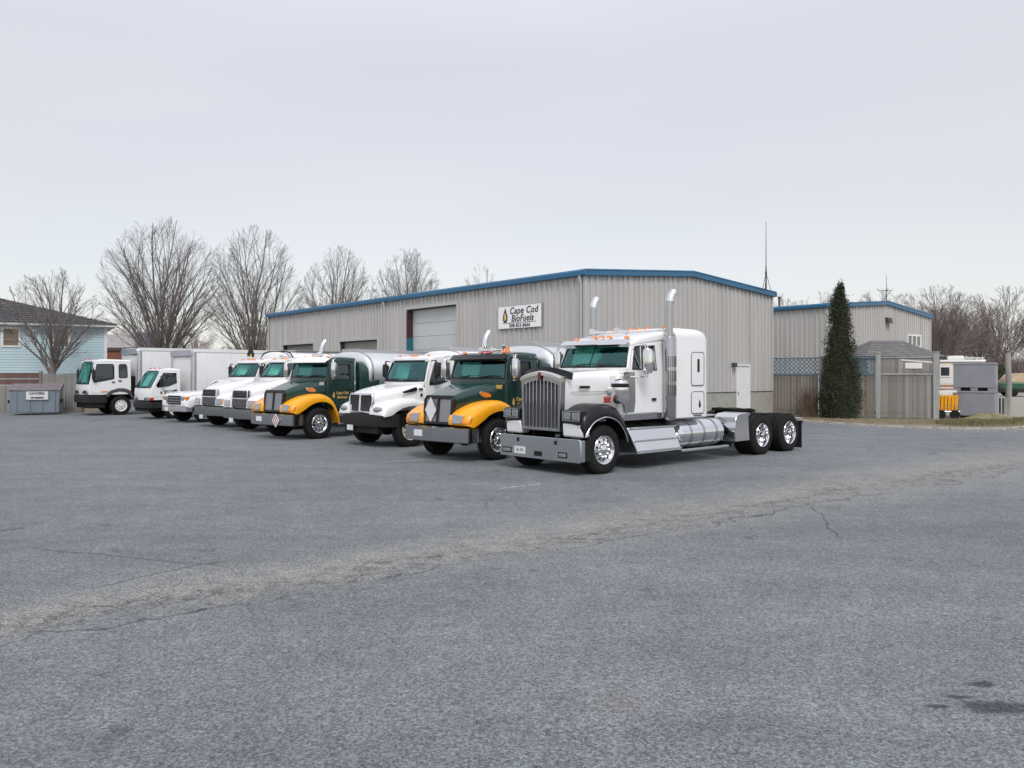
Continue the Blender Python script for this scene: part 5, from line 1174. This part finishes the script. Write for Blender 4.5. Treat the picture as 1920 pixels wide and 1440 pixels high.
for x in (.2, .5, .8, 1.1): b.tube([(x, -1.0, 2.88), (x, -1.0, 3.04)], .02, 5)
b.tube([(.1, -1.0, 3.04), (1.2, -1.0, 3.0)], .02, 5); b.tube([(.1, 3.2, 3.04), (1.2, 3.2, 3.0)], .02, 5); b.build('roof_rack', WHITE2, rv)
for x in (-.9, .9):
    b = MB(); b.lathe([(.30, -.14), (.38, -.1), (.38, .1), (.30, .14)], (x, -1.05, .38), 'y', 18); b.build('wheel', RUB, rv, smooth=40)
# green covered vehicle far right
GV = mat('faded_green_paint', (.02, .10, .06), .4, var=.2, coat=.2); TARP = mat('tan_tarp', (.42, .31, .20), .8, var=.15, bump=.4, bs=5)
gv = empty('covered_pickup', (46.3, 70.5, 0), R(-12), 'dark green pickup with a tan tarp over its top, at the far yard edge', 'pickup')
b = MB(); b.loft([[(-2.6, y, z) for y, z in ((-.95, .5), (.95, .5), (.98, 1.25), (-.98, 1.25))], [(3.0, y, z) for y, z in ((-.95, .5), (.95, .5), (.98, 1.3), (-.98, 1.3))]]); b.build('body', GV, gv, bev=.12, seg=3)
b = MB(); b.loft([[(x, -.9, 1.26), (x, -.7, z), (x, .7, z), (x, .9, 1.26)] for x, z in ((-2.3, 1.45), (-1.8, 2.0), (-.2, 2.1), (1.0, 2.0), (2.0, 1.6))]); b.build('tarp', TARP, gv, smooth=50)
b = MB(); b.box(-2.65, 3.05, -1.0, 1.0, .35, .72); b.build('lower_body', BLACKP, gv, bev=.05)
b = MB(); b.box(-2.68, -2.64, -.3, .3, .78, .95); b.box(.4, .9, -1.01, -.99, .85, 1.0); b.build('tail_lamp', RED, gv)
for x in (-1.7, 1.9):
    for y in (-.9, .9):
        b = MB(); b.lathe([(.28, -.12), (.36, -.08), (.36, .08), (.28, .12)], (x, y, .36), 'y', 18); b.build('wheel', RUB, gv, smooth=40)

# ------------------------------------------------------------------ left side: house, enclosure, dumpster
LBLUE = mat('pale_blue_clapboard', (.47, .60, .64), .7, var=.06, vs=.6, dirt=.05); ROOFD = mat('dark_roof_shingles', (.062, .060, .064), .9, var=.25, vs=5, bump=.4, bs=10)
BLIND = mat('brown_window_blind', (.20, .15, .10), .7, var=.15, vs=3)
hs = empty('house', (-25.7, 50, 0), R(31), 'pale blue clapboard house with dark hipped roof and brown-blinded windows', 'house')
w_ = MB(); z = 0
prof = []
while z < 4.95: prof += [(0, z), (.022, z+.002)] if False else [(.024, z), (.004, z+.158)]; z += .16
w_.loft([[(-14, -o_, z_) for o_, z_ in prof], [(0, -o_, z_) for o_, z_ in prof], [(o_, 0, z_) for o_, z_ in prof], [(o_, 12, z_) for o_, z_ in prof]], cap=False, closed=False)
w_.build('wall', LBLUE, hs)
w_ = MB(); w_.box(-14, -.03, .03, 12, 0, 4.95); w_.build('wall_core', LBLUE, hs)
c = MB(); c.box(-.12, .04, -.05, .12, 0, 4.93); c.build('corner_board', WHITE2, hs)
sf = MB(); sf.box(-14.6, .5, -.5, 12.5, 4.95, 5.12); sf.build('eave_trim', WHITE2, hs, bev=.02)
def hip(f): return [(-14.7*(1-f)-8.9*f, -.6*(1-f)+5.4*f, 5.12+2.35*f), (.6*(1-f)-8.2*f, -.6*(1-f)+5.4*f, 5.12+2.35*f), (.6*(1-f)-8.2*f, 12.6*(1-f)+5.6*f, 5.12+2.35*f), (-14.7*(1-f)-8.9*f, 12.6*(1-f)+5.6*f, 5.12+2.35*f)]
rf = empty('roof', parent=hs)
for k in range(16):
    q = MB(); a, b_ = hip(k/16), hip((k+1)/16); q.loft([[(x, y, z+.03) for x, y, z in a], [(x, y, z+.005) for x, y, z in b_]]); q.build('shingle_course', ROOFD, rf)
for cx in (-5.1, -2.5):
    wf = MB(); wf.plate([(cx-.50, 3.62), (cx+.50, 3.62), (cx+.50, 4.82), (cx-.50, 4.82)], [[(cx-.38, 3.72), (cx+.38, 3.72), (cx+.38, 4.72), (cx-.38, 4.72)]], lambda x, z: (x, -.07, z), (0, .06, 0)); w_ = wf.build('window', WHITE2, hs)
    q = MB(); q.box(cx-.38, cx+.38, -.035, -.03, 3.72, 4.72); q.build('blind', BLIND, w_)
    for k in range(3):
        q = MB(); q.box(cx-.38, cx+.38, -.045, -.036, 3.95+.25*k, 3.97+.25*k); q.build('sash_bar', DGREY, w_)
lm = MB(); lm.lathe([(.05, 0), (.12, .05), (.12, .12), (.04, .18)], (-3.9, -.14, 4.55), 'z', 12); lm.build('wall_lamp', WHITE2, hs, smooth=40)
# dumpster enclosure fence
REDB = mat('red_brown_boards', (.13, .075, .065), .85, var=.3, vs=3, stretch=(1, 1, .2))
ef = empty('enclosure_fence', (-29.5, 41.2, 0), 0, 'plank enclosure fence of red-brown and grey boards behind the dumpster', 'fence')
rnd = random.Random(4)
for (x0, x1, h, mm) in ((0, 4.9, 2.1, None), (4.95, 6.95, 2.05, None)):
    x = x0
    while x < x1:
        q = MB(); hh = h-(0 if mm else rnd.uniform(0, .04)); q.box(-.062, .062, -.015, .015, .03, hh if x0 > 3 else 1.42); o = q.build('board', FG[rnd.choice((0, 2, 0))], ef); o.location = (x+.07, 0, 0); x += .15
x = 0
while x < 4.85:
    q = MB(); q.box(0, min(2.38, 4.87-x), -.02, .02, 0, .30); q.v = q.v; o = q.build('board', REDB, ef); o.location = (x, -.02, 1.45); 
    o = inst(o, ef, loc=(x, -.02, 1.78)); x += 2.42
for x in (0, 2.42, 4.9, 7.0):
    q = MB(); q.box(x-.07, x+.07, -.07, .07, 0, 2.15); q.build('post', FG[1], ef)
CLAM = mat('dumpster_blue_grey', (.20, .235, .28), .55, var=.12, vs=2, dirt=.5); LID = mat('faded_plum_lid', (.17, .14, .155), .7, var=.3, vs=3)
dm = empty('dumpster', (-23.65, 39.3, 0), R(24), 'blue-grey steel dumpster with faded plum lid and white notice', 'dumpster')
b = MB(); b.hexa([(-1.18, -.55, .12), (1.12, -.55, .12), (1.12, .9, .12), (-1.18, .9, .12)], [(-1.22, -.72, 1.28), (1.18, -.72, 1.28), (1.18, .95, 1.42), (-1.22, .95, 1.42)]); b.build('body', CLAM, dm, bev=.02)
b = MB(); b.hexa([(-1.26, -.76, 1.26), (1.22, -.76, 1.26), (1.22, 1.0, 1.42), (-1.26, 1.0, 1.42)], [(-1.26, -.74, 1.34), (1.22, -.74, 1.34), (1.22, 1.0, 1.62), (-1.26, 1.0, 1.62)]); b.build('lid', LID, dm, bev=.02)
for s in (-1.22, 1.17):
    b = MB(); b.box(s-.07, s+.07, -.62, .3, .62, .80); b.build('lift_pocket', UNDER, dm, bev=.01)
for s in (-.9, -.3, .3, .9):
    b = MB(); b.hexa([(s-.04, -.60, .14), (s+.04, -.60, .14), (s+.04, -.56, .14), (s-.04, -.56, .14)], [(s-.04, -.76, 1.24), (s+.04, -.76, 1.24), (s+.04, -.70, 1.24), (s-.04, -.70, 1.24)]); b.build('rib', CLAM, dm)
b = MB(); b.hexa([(-.42, -.735, .80), (.62, -.735, .80), (.62, -.70, .80), (-.42, -.70, .80)], [(-.42, -.785, 1.22), (.62, -.785, 1.22), (.62, -.75, 1.22), (-.42, -.75, 1.22)]); b.build('notice', DECAL, dm)
text('CAVOSSA', .17, INK, dm, frame((.10, -.785, 1.12), (1, 0, 0), (0, -.12, 1)), ext=.004, bold=.003); text('NO PARKING', .10, INK, dm, frame((.10, -.765, .90), (1, 0, 0), (0, -.12, 1)), ext=.004, bold=.006)
dm.scale = (.9, .9, .95)
# brick building in the distance
BRICK = mat('brick_red', (.22, .085, .06), .85, var=.25, vs=3)
bb = empty('brick_building', (-38.6, 78, 0), 0, 'distant red brick building between the blue house and the box trucks', 'building')
q = MB(); q.box(-3, 4.5, 0, 8, 0, 4.3); q.build('wall', BRICK, bb); 
for k in range(28):
    q = MB(); q.box(-3, 4.5, -.03, 0, .04+.152*k, .04+.152*k+.125); q.build('brick_course', BRICK, bb)
q = MB(); q.box(-3.2, 4.7, -.2, 8.2, 4.3, 4.6); q.build('roof_edge', DGREY, bb)
q = MB(); q.box(.4, 1.9, 2, 5, 4.6, 6.2); q.build('rooftop_unit', mat('rooftop_unit_plum', (.16, .14, .18), .7, var=.15), bb)
q = MB(); q.box(-2.8, .38, 2.5, 5, 4.6, 6.0); q.build('parapet', mat('pale_plaster', (.50, .46, .47), .8), bb)
# dirt heap beside the cabover's nose
dp = MB(); rnd = random.Random(8); N = 14; rings = []
for j in range(7):
    rr = (j/6); rings.append([(-23.0+1.9*(1-rr)*math.cos(2*math.pi*k/N)*rnd.uniform(.85, 1.1), 42.2+1.2*(1-rr)*math.sin(2*math.pi*k/N)*rnd.uniform(.85, 1.1), .34*math.sin(rr*math.pi/2)+rnd.uniform(-.02, .02)-.02) for k in range(N)])
o = dp.loft(rings).build('dirt_heap', DIRT, smooth=60); o['kind'] = 'structure'
# ------------------------------------------------------------------ vegetation
def tree_mesh(seed, H, spread, limbs=9, depth=3, trunk_h=1.6, r0=.16, up=.75, kids=(8, 7, 5), twig=.006):
    rnd = random.Random(seed)
    parts = {0: MB(), 1: MB()}
    def tube(mb, pts, rs, n):
        rings = []
        for i, p in enumerate(pts):
            d = (pts[min(i+1, len(pts)-1)]-pts[max(i-1, 0)]); d.normalize()
            u = d.orthogonal().normalized(); v = d.cross(u)
            rings.append([p+(u*math.cos(2*math.pi*k/n)+v*math.sin(2*math.pi*k/n))*rs[i] for k in range(n)])
        b = len(mb.v)
        for r in rings: mb.v += [tuple(q) for q in r]
        for i in range(len(rings)-1):
            for k in range(n): mb.f.append((b+i*n+k, b+i*n+(k+1) % n, b+(i+1)*n+(k+1) % n, b+(i+1)*n+k)); mb.mi.append(0)
    def grow(p, d, L, r, lev):
        ns = 5 if lev < 2 else 3; pts = [p.copy()]; q = p.copy(); dd = d.copy()
        bend = Vector((rnd.uniform(-1, 1), rnd.uniform(-1, 1), rnd.uniform(-.2, .2)))*.10
        for i in range(ns):
            dd = (dd+Vector((0, 0, up*(.10 if lev < 2 else .13)))+bend*(.7 if lev else .4)+Vector((rnd.uniform(-1, 1), rnd.uniform(-1, 1), rnd.uniform(-1, 1)))*.06).normalized()
            q = q+dd*(L/ns); pts.append(q.copy())
        rs = [max(twig, r*(1-.78*i/ns)) for i in range(ns+1)]
        tube(parts[0 if lev < 2 else 1], pts, rs, 6 if lev == 0 else (4 if lev == 1 else 3))
        if lev < depth:
            nk = kids[min(lev, len(kids)-1)]
            for k in range(nk):
                f = (.18 if lev else .22)+.78*(k+rnd.random()*.8)/nk; f = min(f, .97); idx = f*ns; i = int(idx); base = pts[i].lerp(pts[min(i+1, ns)], idx-i)
                pd = (pts[min(i+1, ns)]-pts[i]).normalized(); side = pd.orthogonal().normalized(); side.rotate(Matrix.Rotation(rnd.uniform(0, 2*math.pi), 3, pd))
                an = R(rnd.uniform(16, 34)); nd = (pd*math.cos(an)+side*math.sin(an)).normalized()
                if nd.z < -.1: nd.z = .05
                grow(base, nd, L*rnd.uniform(.42, .70)*(1.15-.6*f), max(twig, rs[i]*.48), lev+1)
    tube(parts[0], [Vector((0, 0, -.1)), Vector((.01, .02, trunk_h*.5)), Vector((0, 0, trunk_h)), Vector((.03, 0, trunk_h+H*.16))], [r0*1.25, r0, r0*.95, r0*.6], 10)
    cz = trunk_h*.55+(H-trunk_h*.55)*.50; az_, sz_ = spread/2, (H-cz)
    def inside(p): return (p.x/az_)**2+(p.y/az_)**2+((p.z-cz)/(sz_ if p.z > cz else cz-trunk_h*.35))**2
    def grow2(p, tip, r, lev):
        p = Vector(p); tip = Vector(tip); ch = tip-p; L = ch.length; ns = 7 if lev == 0 else (5 if lev == 1 else 3)
        out = Vector((ch.x, ch.y, 0)); c1 = p+Vector((ch.x*.42, ch.y*.42, ch.z*.58)) if lev else p+Vector((ch.x*.38, ch.y*.38, ch.z*.52))
        c1 += Vector((rnd.uniform(-1, 1), rnd.uniform(-1, 1), rnd.uniform(-1, 1)))*L*.05; pts = []
        for i in range(ns+1):
            u = i/ns; q = p*(1-u)**2+c1*(2*u*(1-u))+tip*u*u
            if 0 < i < ns: q = q+Vector((rnd.uniform(-1, 1), rnd.uniform(-1, 1), rnd.uniform(-1, 1)))*L*(.012 if lev < 2 else .03)
            pts.append(q)
        rs = [max(twig, r*(1-.80*i/ns)) for i in range(ns+1)]
        tube(parts[0 if lev < 2 else 1], pts, rs, 6 if lev == 0 else (4 if lev == 1 else 3))
        if lev >= depth: return
        nk = kids[min(lev, len(kids)-1)]
        for k in range(nk):
            f = (.16 if lev else .14)+.80*(k+rnd.random()*.8)/nk; f = min(f, .96); idx = f*ns; i = int(idx); base = pts[i].lerp(pts[min(i+1, ns)], idx-i)
            pd = (pts[min(i+1, ns)]-pts[i]).normalized(); side = pd.orthogonal().normalized(); side.rotate(Matrix.Rotation(rnd.uniform(0, 2*math.pi), 3, pd))
            side = (side+Vector((base.x, base.y, 0))*.10).normalized(); an = R(rnd.uniform(18, 40)); nd = (pd*math.cos(an)+side*math.sin(an)+Vector((0, 0, .12))).normalized()
            l_ = L*rnd.uniform(.38, .62)*(1.15-.55*f); t_ = base+nd*l_; n_ = 0
            while inside(t_) > 1.06 and n_ < 8: l_ *= .82; t_ = base+nd*l_; n_ += 1
            if l_ > .12 and rnd.random() > .06: grow2(base, t_, max(twig, rs[i]*.5), lev+1)
    for k in range(limbs):
        az = k*2.39996+rnd.uniform(-.25, .25); ph = math.acos(1-(k+.5)/limbs*1.16); q = rnd.uniform(.92, 1.03)
        tip = Vector((az_*math.sin(ph)*math.cos(az)*q, az_*math.sin(ph)*math.sin(az)*q, cz+sz_*math.cos(ph)*q))
        grow2((0, 0, trunk_h*rnd.uniform(.55, 1.15)), tip, r0*rnd.uniform(.36, .55)*(1.15-.35*math.sin(ph)), 0)
    return parts
def bare_tree(seed, loc, H, spread, label, group, rz=0, **k):
    P = tree_mesh(seed, H, spread, **k)
    t = empty('bare_tree', loc, rz, label, 'tree', group)
    P[0].build('trunk', BARK, t); P[1].build('crown', TWIG if H < 30 else TWIGF, t)
    return t
def quick(mb):   # skip normal recalculation cost for twigs
    return mb
G1 = 'leafless vase-shaped trees behind the lot'
bare_tree(11, (-26.3, 45.2, 0), 8.1, 5.4, 'leafless tree in front of the pale blue house, rising behind the enclosure fence', G1, limbs=14, trunk_h=2.3, r0=.17, kids=(8, 6, 3))
bare_tree(12, (-26.6, 60, 0), 13.9, 9.4, 'largest leafless tree, above the roofs of the two box trucks', G1, limbs=20, trunk_h=1.8, r0=.26, kids=(10, 6, 4))
bare_tree(13, (-19.6, 60, 0), 13.2, 7.4, 'tall leafless tree beside the left end of the metal building', G1, limbs=15, trunk_h=2.2, r0=.24, kids=(10, 6, 4))
bare_tree(14, (-13.8, 63, 0), 12.1, 6.6, 'leafless tree behind the left half of the metal building roof', G1, limbs=14, trunk_h=2.0, r0=.22, kids=(10, 7, 4))
bare_tree(15, (-8.3, 63, 0), 12.2, 6.0, 'leafless tree behind the metal building roof, above the tall overhead door', G1, limbs=14, trunk_h=2.0, r0=.22, kids=(10, 7, 4))
bare_tree(16, (-2.8, 68, 0), 11.5, 4.4, 'faint small leafless tree showing over the metal building roof, nearest the company sign', G1, limbs=10, trunk_h=2.2, r0=.15, kids=(8, 6, 3))
# distant tree line: a few shapes copied with their own turn and size
protos = []
for i in range(4):
    P = tree_mesh(40+i, 12, 10, limbs=11, depth=3, trunk_h=3.0, r0=.2, kids=(8, 6, 3), twig=.012)
    t = empty('bare_tree', (0, 0, 0), 0, 'distant bare tree in the brown tree line behind the yard', 'tree', 'bare trees of the distant tree line')
    P[0].build('trunk', TWIGF, t); P[1].build('crown', TWIGF, t); protos.append(t)
rnd = random.Random(21); spots = []
for k in range(46): spots.append((38+k*1.95+rnd.uniform(-1, 1), 104+rnd.uniform(-9, 22)+k*.1, rnd.uniform(.78, 1.12)))
for k in range(14): spots.append((-62+k*2.9+rnd.uniform(-1, 1), 118+rnd.uniform(-8, 10), rnd.uniform(.62, .85)))
for k in range(6): spots.append((26+k*2.4+rnd.uniform(-1, 1), 112+rnd.uniform(-5, 8), rnd.uniform(.95, 1.1)))
for i, (x, y, s) in enumerate(spots):
    p = protos[i % 4]; o = p if i < 4 else copy_tree(p)
    if x < 0: o['label'] = 'small distant bare tree low between the tall trees, above the box trucks'; o['group'] = 'low bare trees far behind the box trucks'
    elif i >= 60: o['label'] = 'distant bare tree rising behind the roof of the smaller metal building'; o['group'] = 'bare trees behind the smaller metal building'
    o.location = (x, y, 0); o.rotation_euler = (0, 0, rnd.uniform(0, 6.28)); o.scale = (s*rnd.uniform(.9, 1.2), s*rnd.uniform(.9, 1.2), s)
# brush at the foot of the tree line: countless thin stems
def brush(x0, x1, y0, y1, n, h, seed, name, m, kind='stuff', slope=0):
    r = random.Random(seed); b = MB()
    for i in range(n):
        x = r.uniform(x0, x1); y = r.uniform(y0, y1)+slope*(x-x0); hh = h*r.uniform(.35, 1)*(.7+.3*math.sin(x*.35+seed)); 
        for j in range(3):
            a = r.uniform(0, 6.28); q = r.uniform(.1, .5)*hh; w_ = r.uniform(.012, .035); zz = hh*r.uniform(.6, 1)
            tx, ty = x+math.cos(a)*q, y+math.sin(a)*q
            mx_, my_ = x+math.cos(a)*q*.35, y+math.sin(a)*q*.35
            b.add([(x-w_, y, 0), (x+w_, y, 0), (mx_+w_*.8, my_, zz*.6), (mx_-w_*.8, my_, zz*.6), (tx, ty, zz)], [(0, 1, 2, 3), (3, 2, 4)])
    me = bpy.data.meshes.new(name); me.from_pydata(b.v, [], b.f); me.materials.append(m); o = bpy.data.objects.new(name, me); col.objects.link(o)
    o['kind'] = kind; return o
BRB = mat('brush_stems', (.16, .125, .11), .95, var=.4, vs=.25)
o = brush(36, 130, 97, 116, 16000, 7.0, 3, 'undergrowth', BRB); tag(o, 'brown leafless undergrowth along the foot of the distant tree line', 'undergrowth')
o = brush(-66, -14, 108, 126, 5000, 7.0, 4, 'undergrowth', BRB); tag(o, 'brown leafless brush showing low between the tall bare trees', 'undergrowth')
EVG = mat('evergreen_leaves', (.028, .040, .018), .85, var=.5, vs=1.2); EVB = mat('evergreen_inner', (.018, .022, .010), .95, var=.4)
EVR = mat('browned_sprays', (.060, .050, .022), .9, var=.4, vs=2)
def leaf_cloud(mb, pts, size, r, up=.3):
    for p in pts:
        s = size*r.uniform(.6, 1.4); a = Vector((r.uniform(-1, 1), r.uniform(-1, 1), r.uniform(-.6, 1)+up)).normalized(); b = a.orthogonal().normalized(); b.rotate(Matrix.Rotation(r.uniform(0, 6.28), 3, a))
        p = Vector(p); mb.v += [tuple(p-b*s*.35), tuple(p+a*s*.5+b*s*.1), tuple(p+a*s), tuple(p+b*s*.35)]; n = len(mb.v); mb.f.append((n-4, n-3, n-2, n-1)); mb.mi.append(mb.cur)
# far evergreen shrubs
for i, (x, y, w_, h) in enumerate(((49.5, 84, 4.5, 3.4), (54, 88, 4.2, 3.0), (59, 86, 3.6, 3.2), (64, 92, 5.5, 2.9), (44.5, 92, 4, 3.3))):
    r = random.Random(60+i); t = empty('evergreen_shrub', (x, y, 0), 0, 'dark evergreen shrub at the yard edge, before the brown tree line', 'shrub', 'dark evergreen shrubs at the yard edge')
    b = MB(); rings = []
    for j in range(6):
        f = j/5; rings.append([(math.cos(a)*w_*.42*math.sqrt(max(.02, 1-f*f))*r.uniform(.85, 1.1), math.sin(a)*w_*.42*math.sqrt(max(.02, 1-f*f)), h*.85*f) for a in [2*math.pi*k/12 for k in range(12)]])
    b.loft(rings).build('inner_mass', EVB, t, smooth=60)
    b = MB(); pts = []
    for k in range(1500):
        a = r.uniform(0, 6.28); f = r.random(); q = w_*.5*math.sqrt(max(0, 1-f*f))*r.uniform(.75, 1.08); pts.append((math.cos(a)*q, math.sin(a)*q, h*f*r.uniform(.9, 1.05)))
    leaf_cloud(b, pts, .26, r); b.build('foliage', EVG, t)
# columnar arborvitae in front of the fence
t = empty('arborvitae', (14.85, 35.75, 0), 0, 'tall dark columnar evergreen in front of the plank fence', 'tree')
r = random.Random(77)
H = 6.1
def prof(f, a):
    base = .93*(1-f)**.5*(1 if f > .1 else .93+f*.7)*(.55+.45*(1-f))**.35
    base = min(base, .90)*(.80+.2*(1-f))
    lob = 1+.10*math.sin(3*a+f*7)+.07*math.sin(5*a-f*13)
    return base*lob
b = MB(); rings = []
for j in range(26):
    f = j/25*.965; rings.append([(math.cos(a)*prof(f, a)*.80, math.sin(a)*prof(f, a)*.80, .05+H*f*.95) for a in [2*math.pi*k/20 for k in range(20)]])
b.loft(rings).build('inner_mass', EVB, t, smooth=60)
b = MB(); pts = []
clumps = []
for k in range(620):
    f = r.random()**.9; a = r.uniform(0, 6.28); q = prof(f, a)*r.uniform(.82, 1.04); clumps.append(Vector((math.cos(a)*q*r.uniform(.9, 1.12), math.sin(a)*q, .08+H*f*.97)))
for tip in ((-.20, .05, 5.72), (-.28, 0, 5.45), (.02, .0, 6.02), (.05, .03, 6.15), (.10, -.02, 5.95), (-.02, .05, 5.8), (.14, 0, 5.7), (-.34, .0, 5.2)): clumps.append(Vector(tip)); clumps.append(Vector(tip)-Vector((0, 0, .12)))
for c_ in clumps:
    for k in range(34):
        sp = .13 if c_.z < 5.3 else .07
        pts.append(c_+Vector((r.gauss(0, sp*.75), r.gauss(0, sp*.75), r.gauss(0, sp*1.3))))
split = int(len(pts)*.8)
r.shuffle(pts)
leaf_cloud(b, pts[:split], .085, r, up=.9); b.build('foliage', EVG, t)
b2_ = MB(); leaf_cloud(b2_, pts[split:], .085, r, up=.9); b2_.build('browned_foliage', EVR, t)
tk = MB(); tk.tube([(0, 0, 0), (0, 0, 1.0)], [.10, .08], 8); tk.build('trunk', BARK, t)
# twiggy red-brown shrub at the foot of the fence, left of the evergreen
t = empty('bare_shrub', (13.6, 36.3, 0), 0, 'leafless reddish-brown shrub against the plank fence beside the evergreen', 'shrub')
b = MB(); r = random.Random(5)
for k in range(170):
    a = r.uniform(0, 6.28); q = r.uniform(.1, .8); h = r.uniform(.7, 1.65); b.tube([(r.uniform(-.4, .4), r.uniform(-.1, .1), 0), (math.cos(a)*q*.5, math.sin(a)*q*.25, h*.6), (math.cos(a)*q, math.sin(a)*q*.4, h)], [.012, .008, .004], 3, cap=False)
b.build('stems', mat('reddish_stems', (.14, .085, .065), .9, var=.3), t)
# grass tufts on the verge (winter grass)
GR = mat('winter_grass', (.17, .155, .075), .9, var=.4, vs=1.5); GR2 = mat('dry_grass', (.27, .215, .115), .9, var=.3, vs=1.5)
def tufts(name, n, area, h, m, seed, label):
    r = random.Random(seed); b = MB()
    for i in range(n):
        x, y = area(r); hh = h*r.uniform(.4, 1.2); a = r.uniform(0, 6.28); w_ = .008; l = r.uniform(.2, .9)*hh
        b.v += [(x-w_*math.sin(a), y+w_*math.cos(a), .02), (x+w_*math.sin(a), y-w_*math.cos(a), .02), (x+l*math.cos(a), y+l*math.sin(a), .03+hh)]; k = len(b.v); b.f.append((k-3, k-2, k-1)); b.mi.append(0)
    me = bpy.data.meshes.new(name); me.from_pydata(b.v, [], b.f); me.materials.append(m); o = bpy.data.objects.new(name, me); col.objects.link(o); tag(o, label, 'grass', kind='stuff')
def ar1(r):
    t_ = r.random(); x = 17.2+5.6*t_; return x+r.gauss(0, .3), 30.4+.55*(x-17.2)+r.gauss(0, .9)*(.3+.7*math.sin(math.pi*min(1, t_+.15)))+.7
def ar2(r):
    x = r.uniform(12.6, 22); lo = 35.4-(x-12.6)*.62 if x < 17 else 32.6-(x-17)*(-.35)*0; return x, r.uniform(max(29.6, lo-2.4), lo+1.0)
tufts('grass', 9000, ar1, .16, GR, 1, 'green winter grass on the corner of the verge near the timber post')
tufts('grass', 5000, ar2, .08, GR2, 2, 'sparse dry grass and litter along the foot of the plank fence')
hp = MB(); rnd = random.Random(9); N = 16; rings = []
for j in range(7):
    q = j/6; rings.append([(20.6+1.35*(1-q)*math.cos(2*math.pi*k/N)*rnd.uniform(.85, 1.12), 34.0+.8*(1-q)*math.sin(2*math.pi*k/N)*rnd.uniform(.85, 1.1), .36*math.sin(q*math.pi/2)+rnd.uniform(-.02, .02)) for k in range(N)])
o = hp.loft(rings).build('soil_mound', mat('grassy_soil', (.20, .18, .10), .95, var=.35, vs=3, bump=.6, bs=18), smooth=60); o['kind'] = 'structure'
# low white rail fence far right
wf = empty('rail_fence', (41, 80, 0), 0, 'low white rail fence in front of the distant undergrowth', 'fence')
for k in range(7):
    q = MB(); q.box(k*2-.06, k*2+.06, -.06, .06, 0, 1.35); q.build('post', WHITE2, wf)
for z in (.6, 1.15):
    q = MB(); q.box(0, 12, -.03, .03, z, z+.12); q.build('rail', WHITE2, wf)

# loose grit thrown along the verge and in the worn strip
def grit(n, area, s0, s1, seed, m):
    r = random.Random(seed); b = MB()
    for i in range(n):
        x, y = area(r); s = r.uniform(s0, s1); a = r.uniform(0, 6.28); h = s*.6
        p = [(x+s*math.cos(a+k*1.57)*r.uniform(.6, 1), y+s*math.sin(a+k*1.57)*r.uniform(.6, 1), 0) for k in range(4)]
        b.add(p+[(x, y, h)], [(0, 1, 4), (1, 2, 4), (2, 3, 4), (3, 0, 4)])
    me = bpy.data.meshes.new('grit'); me.from_pydata(b.v, [], b.f); me.materials.append(m); o = bpy.data.objects.new('grit', me); col.objects.link(o); tag(o, 'loose grit and small stones scattered over the worn asphalt', 'grit', kind='stuff')
GRIT = mat('grit_stones', (.30, .28, .25), .9, var=.5, vs=30)
def band_pt(r):
    u = r.uniform(-2, 22); v = 7.75+r.gauss(0, .5+.05*max(u, 0)); return .8*u-.6*v, .6*u+.8*v
def verge_pt(r):
    k = r.randrange(1, 7); t_ = r.random(); a, b_ = verge[k], verge[k+1]; return a[0]+(b_[0]-a[0])*t_-abs(r.gauss(0, .25))*.5, a[1]+(b_[1]-a[1])*t_-abs(r.gauss(0, .5))
grit(1500, band_pt, .006, .016, 1, GRIT); grit(1200, verge_pt, .012, .04, 2, GRIT)
